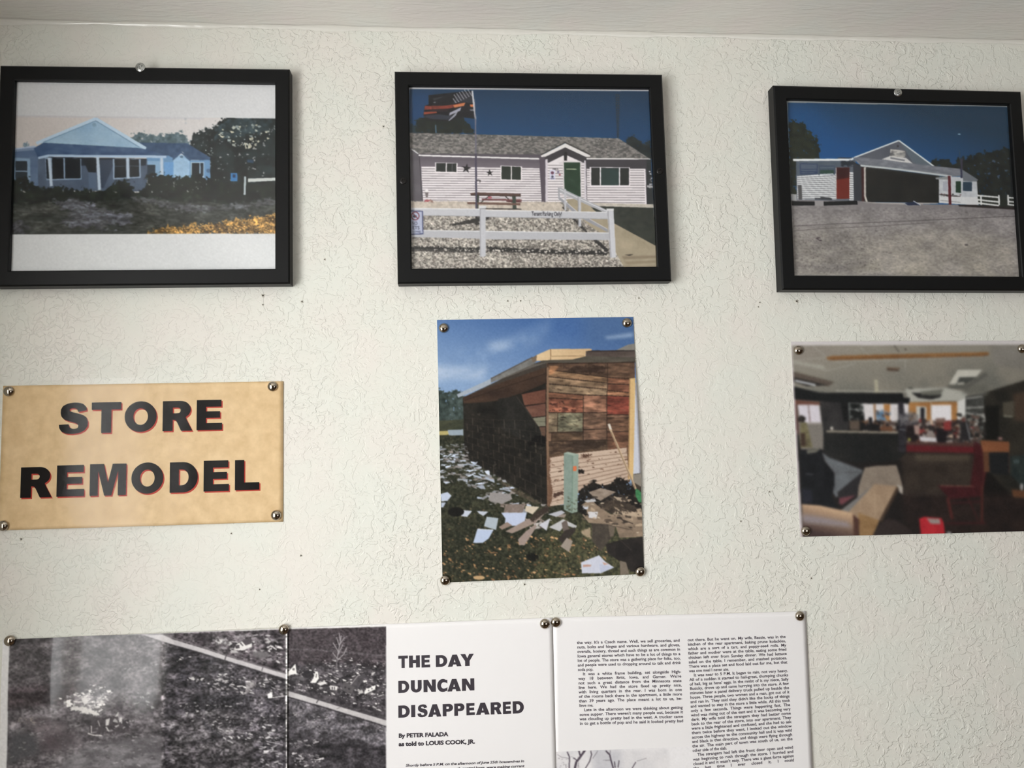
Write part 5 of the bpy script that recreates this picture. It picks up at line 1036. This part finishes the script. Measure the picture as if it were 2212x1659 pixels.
def ink_grid(name, c, im, mat, parent, depth, bend=None):
    ny, nx = im.shape[:2]
    xs = c.cx + (np.arange(nx) + .5) / nx * c.w - c.w / 2; xs[0] = c.cx - c.w / 2; xs[-1] = c.cx + c.w / 2
    zs = c.cy + c.h / 2 - (np.arange(ny) + .5) / ny * c.h; zs[0] = c.cy + c.h / 2; zs[-1] = c.cy - c.h / 2
    X, Z = np.meshgrid(xs, zs)
    Y = np.full_like(X, -depth)
    if bend: Y = Y - bend(X, Z)
    co = np.stack([X, Y, Z], -1).reshape(-1, 3) * 0.001
    me = bpy.data.meshes.new(name)
    me.vertices.add(nx * ny); me.vertices.foreach_set('co', co.ravel())
    i = (np.arange(ny - 1)[:, None] * nx + np.arange(nx - 1)[None]).ravel()
    q = np.stack([i, i + nx, i + nx + 1, i + 1], 1).astype(np.int32)
    me.loops.add(q.size); me.polygons.add(len(q))
    me.loops.foreach_set('vertex_index', q.ravel())
    me.polygons.foreach_set('loop_start', np.arange(len(q), dtype=np.int32) * 4)
    me.polygons.foreach_set('use_smooth', np.ones(len(q), bool))
    me.update(calc_edges=True)
    at = me.color_attributes.new('ink', 'FLOAT_COLOR', 'POINT')
    col = np.ones((nx * ny, 4), np.float32); col[:, :3] = lin(im.reshape(-1, 3))
    at.data.foreach_set('color', col.ravel())
    return obj(name, me, mat, parent)

def flat_triangles(name, tris, mat, parent, depth, bend=None):
    """flat printed lettering lying on the sheet"""
    t = np.asarray(tris).reshape(-1, 2)
    Y = np.full(len(t), -depth)
    if bend: Y = Y - bend(t[:, 0], t[:, 1])
    v = np.stack([t[:, 0], Y, t[:, 1]], 1) * 0.001
    f = np.arange(len(t)).reshape(-1, 3)
    a, b, c_ = v[f[:, 0]], v[f[:, 1]], v[f[:, 2]]
    ny = np.cross(b - a, c_ - a)[:, 1]
    f[ny > 0] = f[ny > 0][:, ::-1]
    return obj(name, mesh(name, v, f), mat, parent)

def sheet(name, w, h, y0, y1, mat, parent, bend=None, nx=56, ny=44, front_only=False):
    """a thin sheet, w x h mm, between depths y0 (back) and y1 (front), following the bend"""
    xs = np.linspace(-w / 2, w / 2, nx); zs = np.linspace(-h / 2, h / 2, ny)
    X, Z = np.meshgrid(xs, zs); B = bend(X, Z) if bend else np.zeros_like(X)
    n = nx * ny
    v = np.concatenate([np.stack([X, -y1 - B, Z], -1).reshape(-1, 3), np.stack([X, -y0 - B, Z], -1).reshape(-1, 3)]) * 0.001
    f = []
    for j in range(ny - 1):
        for i in range(nx - 1):
            a = j * nx + i
            f.append((a, a + 1, a + nx + 1, a + nx)); f.append((n + a, n + a + nx, n + a + nx + 1, n + a + 1))
    rim = [i for i in range(nx)] + [j * nx + nx - 1 for j in range(1, ny)] + [(ny - 1) * nx + i for i in range(nx - 2, -1, -1)] + [j * nx for j in range(ny - 2, 0, -1)]
    for a, b_ in zip(rim, rim[1:] + rim[:1]): f.append((b_, a, n + a, n + b_))
    if front_only: v, f = v[:n], [q for q in f if max(q) < n]
    o = obj(name, mesh(name, v, f), mat, parent, True)
    return o

def solid_letters(letters, canvas, mat, parent, depth, shift=(0, 0), bend=None, edge=None):
    """one flat printed capital per entry; edge = (material, dx, dy, depth) of a coloured offset copy under it"""
    for ch, x0, x1, y0, y1 in letters:
        p = to_paper(canvas, [(x0, (y0 + y1) / 2), (x1, (y0 + y1) / 2), ((x0 + x1) / 2, y0), ((x0 + x1) / 2, y1)])
        cx, cy = p.mean(0)
        w, h = np.hypot(*(p[1] - p[0])), np.hypot(*(p[3] - p[2]))
        loops = [[Vector((cx + shift[0] + (u - .5) * w, cy + shift[1] + (v - .5) * h, 0)) for u, v in lp] for lp in CAPS[ch]]
        flat = [q for lp in loops for q in lp]
        tris = np.array([[[flat[k].x, flat[k].y] for k in t] for t in tessellate_polygon(loops)])
        o = flat_triangles('letter', tris, mat, parent, depth, bend)
        if edge: flat_triangles('letter_edge', tris + np.array(edge[1:3]), edge[0], o, edge[3], bend)

# ------------------------------------------------------------------ framed photographs
BLACK = plain('black_frame_lacquer', (15, 16, 17), 0.42, spec=0.22)
BOARD = plain('brown_backing_board', (96, 78, 60), 0.9)
GLASS = clear_film('picture_glass', 0.0, 1.38)
FRAMED = print_material('framed_photo_ink', 0.7, 0.0, 0.1, 1.30)
FW, FH, OW, OH, FD = 297.6, 235.4, 267.5, 203.2, 15.0
def frame_rail(side):
    rw, rh = (FW - OW) / 2, (FH - OH) / 2
    # profile: (inset from the outer edge as a share of the rail, depth in mm)
    prof = [(0.0, 0.0), (0.0, FD - 1.6), (0.10, FD), (0.93, FD), (1.0, FD - 0.9), (1.0, 8.6), (0.75, 8.6), (0.75, 0.0)]
    v = []
    for end in (-1, 1):
        for t, d in prof:
            ix, iz = FW / 2 - t * rw, FH / 2 - t * rh
            x, z = {'top': (end * ix, iz), 'bottom': (end * ix, -iz), 'left': (-ix, end * iz), 'right': (ix, end * iz)}[side]
            v.append((x * .001, -d * .001, z * .001))
    n = len(prof)
    f = [(k, (k + 1) % n, n + (k + 1) % n, n + k) for k in range(n)] + [tuple(range(n)), tuple(range(2 * n - 1, n - 1, -1))]
    me = mesh('frame_rail', v, f)
    bm = bmesh.new(); bm.from_mesh(me); bmesh.ops.recalc_face_normals(bm, faces=bm.faces[:]); bm.to_mesh(me); bm.free()
    me.materials.append(BLACK)
    return me
RAILS = {s: frame_rail(s) for s in ('top', 'bottom', 'left', 'right')}
def framed(x, z, rot, label, painter, sat, lift):
    e = empty('picture_frame', (x, 0, EYE + z), rot)
    tag(e, label, 'picture frame')
    for s in ('top', 'bottom', 'left', 'right'): obj('frame_rail', RAILS[s], None, e)
    boxes('backing_board', [(-.138, .138, -.0085, -.001, -.107, .107)], BOARD, e)
    c, im = painter()
    ink_grid('photograph', c, tone(im, sat, lift, gam=1.13), FRAMED, e, 10.0)
    boxes('glass_pane', [(-OW / 2000 - .001, OW / 2000 + .001, -.0122, -.0108, -OH / 2000 - .001, OH / 2000 + .001)], GLASS, e)
    return e
framed(-.3190, .2935, .0034, 'black framed faded photo of a shabby porch house at dusk between wide white margins', pic_weathered_store, 0.98, 0)
framed(.0911, .2940, .0040, 'black framed photo of a long white house with flag and white rail fence', pic_white_house, 0.92, 0)
framed(.5150, .2825, -.0104, 'black framed photo of a white garage with red door under deep blue sky', pic_garage_store, 0.94, 0)

# ------------------------------------------------------------------ screws
STEEL = plain('zinc_screw_metal', (196, 198, 196), 0.28, metal=1.0)
BLACK_STEEL = plain('black_screw_metal', (40, 38, 37), 0.35, metal=0.6)
def screw_mesh():
    nr, na, R_ = 16, 48, 5.0
    v, f = [(0, -0.25, 0)], []
    for i in range(1, nr + 1):
        r = R_ * i / nr
        for k in range(na):
            a = 2 * math.pi * k / na
            x, z = r * math.cos(a + .5), r * math.sin(a + .5)
            h = 1.7 * math.sqrt(max(0.0, 1 - (r / (R_ * 1.04)) ** 2))
            if r > 4.1: h = min(h, 0.9)
            u, w = r * math.cos(a), r * math.sin(a)
            arm = min(abs(u), abs(w)); reach = max(abs(u), abs(w))
            if arm < .75 and reach < 2.7: h = min(h, 0.25 + 0.15 * reach)
            v.append((x, -h, z))
    for k in range(na): f.append((0, 1 + (k + 1) % na, 1 + k))
    for i in range(nr - 1):
        for k in range(na):
            a, b_ = 1 + i * na + k, 1 + i * na + (k + 1) % na
            f.append((a, b_, b_ + na, a + na))
    base = len(v)
    for k in range(na):
        a = 2 * math.pi * k / na + .5; v.append((R_ * math.cos(a), 0, R_ * math.sin(a)))
    for k in range(na):
        a, b_ = 1 + (nr - 1) * na + k, 1 + (nr - 1) * na + (k + 1) % na
        f.append((a, b_, base + (k + 1) % na, base + k))
    return mesh('screw', np.array(v) * .001, f)
SCREW = screw_mesh(); SCREW.materials.append(STEEL)
SCREW_B = SCREW.copy(); SCREW_B.materials.clear(); SCREW_B.materials.append(BLACK_STEEL)
def screw(x, z, depth, s, turn, me, label):
    o = bpy.data.objects.new('screw', me); COL.objects.link(o)
    o.location = (x, -depth, EYE + z); o.scale = (s, s, s); o.rotation_euler = (0, turn, 0)
    tag(o, label, 'screw')
screw(-.3257, .4105, .0150, 1.0, .3, SCREW, 'silver cross head screw on top rail of the frame with the dusk porch house')
screw(.5143, .3948, .0150, .95, 1.1, SCREW, 'silver cross head screw on top rail of the frame with the red door garage')
screw(-.0502, .2878, .0150, .72, .2, SCREW_B, 'small black screw in the frame of the white fence house on its flag side')
screw(.2322, .3003, .0150, .72, .7, SCREW_B, 'small black screw in the frame of the white fence house on its lawn side')

# ------------------------------------------------------------------ sheets pinned to the wall
PAPER = plain('white_paper', (226, 224, 222), 0.7)
GLOSSY_INK = print_material('glossy_photo_ink', 0.5, 0.12, 0.2, 1.12)
FILM_INK = print_material('laminated_page_ink', 0.6, 0.42, 0.09, 1.22)
GREY_INK = plain('worn_body_text_ink', (78, 70, 80), 0.6, spec=.1)
BLACK_INK = plain('black_toner', (58, 52, 60), 0.5, coat=0.6, coat_rough=0.12)

def bend_wood(x, z):
    e = np.clip((x - 40) / 68, 0, 1) ** 2 * np.cos(z / 139.7 * math.pi / 2) ** 2
    b = np.clip((-z - 70) / 70, 0, 1) ** 2 * np.cos(x / 108 * math.pi / 2) ** 2
    return 3.2 * e + 2.2 * b + .5
e = empty('photo_print', (.0924, 0, EYE - .0005), .0062)
tag(e, 'unframed portrait photo of a shed stripped to old boards with scraps on grass, pinned up', 'photo')
c, im = pic_wood_siding()
ink_grid('photograph', c, tone(im, .76, 0, gam=1.08), GLOSSY_INK, e, .5, bend_wood)
sheet('paper', 215.9, 279.4, .15, .42, PAPER, e, bend_wood)

def bend_room(x, z):
    return .5 + 1.6 * np.cos(x / 139.7 * math.pi / 2) ** 2 * (np.abs(z) / 108) ** 3
e = empty('photo_print', (.5170, 0, EYE + .0010), -.0080)
tag(e, 'unframed landscape photo of a dim cluttered store room with a red rocking chair, pinned up', 'photo')
c, im = pic_cluttered_interior()
ink_grid('photograph', c, tone(im, .80, 0, gam=1.05), GLOSSY_INK, e, .5, bend_room)
sheet('paper', 279.4, 215.9, .15, .42, PAPER, e, bend_room)

# kraft sign under a clear laminate pouch with a see-through border
def kraft():
    m, nt, b = mat_new('mottled_kraft_paper')
    tc = N(nt, 'ShaderNodeTexCoord')
    n1 = N(nt, 'ShaderNodeTexNoise', i_Scale=75.0, i_Detail=5.0, i_Roughness=0.6)
    nt.links.new(tc.outputs['Object'], n1.inputs['Vector'])
    cr = N(nt, 'ShaderNodeValToRGB')
    cr.color_ramp.elements[0].position = .32; cr.color_ramp.elements[0].color = (*lin((214, 182, 134)), 1)
    cr.color_ramp.elements[1].position = .68; cr.color_ramp.elements[1].color = (*lin((232, 202, 156)), 1)
    nt.links.new(n1.outputs['Fac'], cr.inputs[0]); nt.links.new(cr.outputs[0], b.inputs['Base Color'])
    b.inputs['Roughness'].default_value = .6
    return m
KRAFT = kraft()
TONER = plain('black_sign_toner', (24, 21, 20), .7, spec=.08)
RED = plain('red_sign_ink', (182, 66, 54), .7, spec=.1)
POUCH = clear_film('laminate_pouch', 0.10, 1.22)
def bend_sign(x, z):
    lo = np.clip((-z - 40) / 40, 0, 1) ** 2 * np.cos(np.clip(x / 141, -1, 1) * math.pi / 2) ** 2
    edge = np.clip((-z - 72) / 8, 0, 1) ** 1.5
    return .5 + 2.6 * lo + 2.0 * edge * np.cos(np.clip(x / 150, -1, 1) * math.pi / 2)
SX = -.3206
e = empty('laminated_sign', (-.3206, 0, EYE + .0010), .0005)
tag(e, 'tan paper sign in clear laminate reading STORE REMODEL in black capitals with red edges', 'sign')
sheet('paper', 282.6, 147.0, .15, .45, KRAFT, e, bend_sign)
S_LET = [('S', 437, 655, 240, 475), ('T', 680, 902, 238, 467), ('O', 927, 1168, 230, 460), ('R', 1212, 1435, 228, 452), ('E', 1466, 1657, 220, 445),
         ('R', 150, 385, 722, 950), ('E', 420, 627, 708, 942), ('M', 667, 940, 698, 935), ('O', 977, 1218, 687, 922), ('D', 1265, 1475, 685, 912), ('E', 1518, 1708, 673, 903), ('L', 1752, 1935, 668, 893)]
solid_letters(S_LET, 'sign', TONER, e, .55, (1.6, 0), bend_sign, (RED, 1.15, -1.35, .50))
sheet('laminate_film', 296.0, 160.0, .05, .72, POUCH, e, bend_sign, front_only=True)

# ------------------------------------------------------------------ the three laminated magazine pages
PW, PH = 277.0, 215.9
def bend_page_a(x, z):
    return 2.25 + .9 * np.sin((x + 10) * .058 + z * .004) + .5 * np.sin(x * .021 + 1.0) + .30 * np.sin(x * .11 - z * .012) + .5 * np.sin(z * .05 + x * .012)
def bend_page_b(x, z):
    return 1.0 + .7 * np.sin((x + 120) * .05) * np.clip((-x + 20) / 100, 0, 1) + .25 * np.sin(x * .018)
def bend_page_c(x, z):
    return 1.0 + .35 * np.sin(x * .02 + .5) + 1.4 * np.clip((x - 60) / 80, 0, 1) ** 2 * np.clip((100 - z) / 200, 0, 1)
def page(x, z, rot, label, bend):
    e = empty('magazine_page', (x, 0, EYE + z), rot)
    tag(e, label, 'page')
    sheet('paper', PW, PH, .1, .40, FILM_PAPER, e, bend)
    return e
FILM_PAPER = plain('laminated_white_paper', (245, 243, 243), 0.5, coat=0.35, coat_rough=0.14)

e = page(-.3140, -.2885, .0, 'glare-streaked laminated page filled by a grey aerial photo of storm wreckage beside a road', bend_page_a)
c, im = pic_page_left()
ink_grid('photograph', c, tone(im, .8, 4), FILM_INK, e, .45, bend_page_a)

e = page(-.0382, -.2890, -.002, 'laminated page with bold headline beside a dark aerial photo of wrecked houses', bend_page_b)
c, im = pic_page_middle()
ink_grid('photograph', c, tone(im, .8, 4), FILM_INK, e, .45, bend_page_b)
HEAD = [('T', 203, 308, 438, 573), ('H', 320, 438, 435, 567), ('E', 456, 550, 431, 565), ('D', 612, 737, 430, 558), ('A', 742, 892, 425, 555), ('Y', 880, 1028, 417, 550),
        ('D', 203, 322, 711, 843), ('U', 340, 458, 703, 838), ('N', 478, 612, 698, 833), ('C', 627, 738, 692, 832), ('A', 738, 885, 690, 825), ('N', 897, 1032, 685, 818),
        ('D', 203, 328, 980, 1113), ('I', 343, 388, 975, 1108), ('S', 412, 522, 968, 1108), ('A', 527, 672, 966, 1103), ('P', 687, 800, 962, 1095), ('P', 813, 925, 957, 1090),
        ('E', 945, 1037, 953, 1085), ('A', 1048, 1198, 948, 1080), ('R', 1210, 1330, 943, 1075), ('E', 1343, 1432, 938, 1070), ('D', 1450, 1572, 932, 1065)]
solid_letters(HEAD, 'page_middle', BLACK_INK, e, .50, (0, 0), bend_page_b)
def tp(name, *p): return [tuple(q) for q in to_paper(name, p)]
by = []
for txt, a, b_, cap in (('By PETER FALADA', (206, 1332), (744, 1312), 4.1), ('as told to LOUIS COOK, JR.', (208, 1424), (1040, 1392), 4.1)):
    p, q = tp('page_middle', a, b_); by.append(set_line(txt, p, q, cap, .05, fill=True))
flat_triangles('byline', np.concatenate(by), BLACK_INK, e, .50, bend_page_b)
intro = []
for txt, a, b_ in (('Shortly before 5 P.M. on the afternoon of June 25th housewives in', (283, 1648), (1577, 1596)), ('north central Iowa, were making currant', (770, 1682), (1578, 1650))):
    p, q = tp('page_middle', a, b_)
    t = set_line(txt, p, q, 2.5, .032, fill=True)
    t[..., 0] += (t[..., 1] - p[1]) * .22
    intro.append(t)
flat_triangles('intro_text', np.concatenate(intro), BLACK_INK, e, .50, bend_page_b)

e = page(.2380, -.2915, -.0150, 'laminated page of two narrow columns of small print above a bare tree photo', bend_page_c)
c, im = pic_page_right()
ink_grid('photograph', c, tone(im, .9, 0), FILM_INK, e, .45, bend_page_c)
COL_A = ["the way. It's a Czech name. Well, we sell groceries, and", "nuts, bolts and hinges and various hardware, and gloves,", "overalls, hosiery, thread and such things as are common in",
         "Iowa general stores which have to be a lot of things to a", "lot of people. The store was a gathering place for folks, too,", "and people were used to dropping around to talk and drink", "soda pop.|",
         ">It was a white frame building, set alongside High-", "way 18 between Britt, Iowa, and Garner. We're", "not such a great distance from the Minnesota state", "line here. We had the store fixed up pretty nice,",
         "with living quarters in the rear. I was born in one", "of the rooms back there in the apartment, a little more", "than 39 years ago. The place meant a lot to us, be-", "lieve me.|",
         ">Late in the afternoon we were thinking about getting", "some supper. There weren't many people out, because it", "was clouding up pretty bad in the west. A trucker came", "in to get a bottle of pop and he said it looked pretty bad"]
COL_B = ["out there. But he went on. My wife, Bessie, was in the", "kitchen of the rear apartment, baking prune kolackies,", "which are a sort of a tart, and poppy-seed rolls. My", "father and mother were at the table, eating some fried",
         "chicken left over from Sunday dinner. We had lettuce", "salad on the table, I remember, and mashed potatoes.", "There was a place set and food laid out for me, but that", "was one meal I never ate.|",
         ">It was near to 5 P.M. It began to rain, not very heavy.", "All of a sudden it started to hail-great, thumping chunks", "of hail, big as hens' eggs. In the midst of it my niece, Sally", "Busicky, drove up and came hurrying into the store. A few",
         "minutes later a panel delivery truck pulled up beside the", "house. Three people, two women and a man, got out of it", "and ran in. They said they didn't like the looks of things", "and wanted to stay in the store a little while. All this took",
         "only a few seconds. Things were happening fast. The", "wind was rising out of the east and it was becoming very", "dark. My wife told the strangers they had better come", "back to the rear of the store, into our apartment. They",
         "were a little frightened and confused, and she had to ask", "them twice before they went. I looked out the window", "across the highway to the community hall and it was wild", "and black in that direction, and things were flying through",
         "the air. The main part of town was south of us, on the", "other side of the slab.|", ">The strangers had left the front door open and wind", "was beginning to rush through the store. I hurried and", "closed it and it wasn't easy. There was a giant force against",
         "the last time I ever closed it. I could"]
def column(lines, la, lb, ra, rb, n):
    """la/ra: ends of the first baseline, lb/rb: ends of the n-th, in drawing units"""
    out = []
    for i, t in enumerate(lines):
        k = i / (n - 1)
        a = np.array(la) + (np.array(lb) - la) * k; b_ = np.array(ra) + (np.array(rb) - ra) * k
        p, q = tp('page_right', a, b_)
        just = not t.endswith('|'); ind = t.startswith('>'); t = t.strip('|>')
        if ind: p = tuple(np.array(p) + (np.array(q) - p) * .045)
        out.append(set_line(t, p, q, 2.95, .024, squeeze=1.0, justify=just))
    return np.concatenate(out)
flat_triangles('text_column', column(COL_A, (309, 291), (331, 915), (1101, 272), (1128, 893), 19), GREY_INK, e, .50, bend_page_c)
flat_triangles('text_column', column(COL_B, (1162, 269), (1200, 1122), (1917, 243), (1972, 1062), 26), GREY_INK, e, .50, bend_page_c)

# ------------------------------------------------------------------ thumbtacks
NICKEL = plain('nickel_plate', (176, 166, 152), 0.09, metal=1.0)
def tack_mesh():
    prof = [(0.0, 3.5)]
    for k in range(1, 11):
        a = math.pi / 2 * k / 10
        prof.append((5.3 * math.sin(a) ** .93, 3.5 * math.cos(a) ** 1.0 if k < 10 else 0.25))
    prof += [(5.3, 0.0), (4.9, 0.0), (4.7, 0.4), (0.6, 0.9), (0.45, -.6)]
    na = 40; v = [(0, -3.5, 0)]; f = []
    for r, h in prof[1:]:
        for k in range(na):
            a = 2 * math.pi * k / na; v.append((r * math.cos(a), -h, r * math.sin(a)))
    for k in range(na): f.append((0, 1 + k, 1 + (k + 1) % na))
    for i in range(len(prof) - 2):
        for k in range(na):
            a, b_ = 1 + i * na + k, 1 + i * na + (k + 1) % na
            f.append((a, a + na, b_ + na, b_))
    me = mesh('thumbtack', np.array(v) * .001, f)
    bm = bmesh.new(); bm.from_mesh(me); bmesh.ops.recalc_face_normals(bm, faces=bm.faces[:]); bm.to_mesh(me); bm.free()
    me.materials.append(NICKEL)
    me.polygons.foreach_set('use_smooth', [True] * len(me.polygons))
    return me
TACK = tack_mesh()
SG, WD, RM = 'tan STORE REMODEL sign', 'stripped shed photo', 'cluttered store room photo'
TACKS = [(-455.7, 68.7, 1.5, f'nickel thumbtack in the upper corner of the {SG} before the S'), (-190.3, 69.2, 1.5, f'nickel thumbtack in the upper corner of the {SG} after STORE'),
         (-186.1, -65.4, 2.2, f'nickel thumbtack in the lower corner of the {SG} after REMODEL'), (-456.6, -67.9, 2.2, f'nickel thumbtack in the lower corner of the {SG} before the R'),
         (-9.3, 129.6, 1.2, f'nickel thumbtack in the sky above the trees of the {WD}'), (191.9, 133.1, 1.4, f'nickel thumbtack in the sky corner above the roof of the {WD}'),
         (196.4, -136.7, 2.2, f'nickel thumbtack in the bottom corner with dark tar paper of the {WD}'), (-11.9, -138.4, 1.6, f'nickel thumbtack in the leafy lawn corner of the {WD}'),
         (385.9, 100.3, 1.4, f'nickel thumbtack in the ceiling corner of the {RM} beside the wood strip'), (651.2, 98.4, 1.4, f'nickel thumbtack in the far ceiling corner of the {RM}'),
         (382.9, -99.5, 1.4, f'nickel thumbtack on the sofa arm corner of the {RM}'), (-446.5, -181.9, 2.6, 'nickel thumbtack in the outer top corner of the aerial photo page with glare'),
         (-177.8, -181.9, 3.0, 'nickel thumbtack over the seam between the two aerial photo pages'), (92.2, -187.3, 1.8, 'nickel thumbtack in the top corner of the headline page next to the seam'),
         (104.0, -186.3, 1.8, 'nickel thumbtack in the top corner of the small print page next to the seam'), (370.7, -190.3, 2.0, 'nickel thumbtack in the outer top corner of the small print page')]
for i, (x, z, d, lab) in enumerate(TACKS):
    o = bpy.data.objects.new('thumbtack', TACK); COL.objects.link(o)
    o.location = (x * .001, -d * .001, EYE + z * .001)
    o.rotation_euler = (math.sin(i * 2.1) * .05, i * .7, math.cos(i * 1.7) * .05)
    tag(o, lab, 'thumbtack', 'nickel thumbtacks holding the sheets')
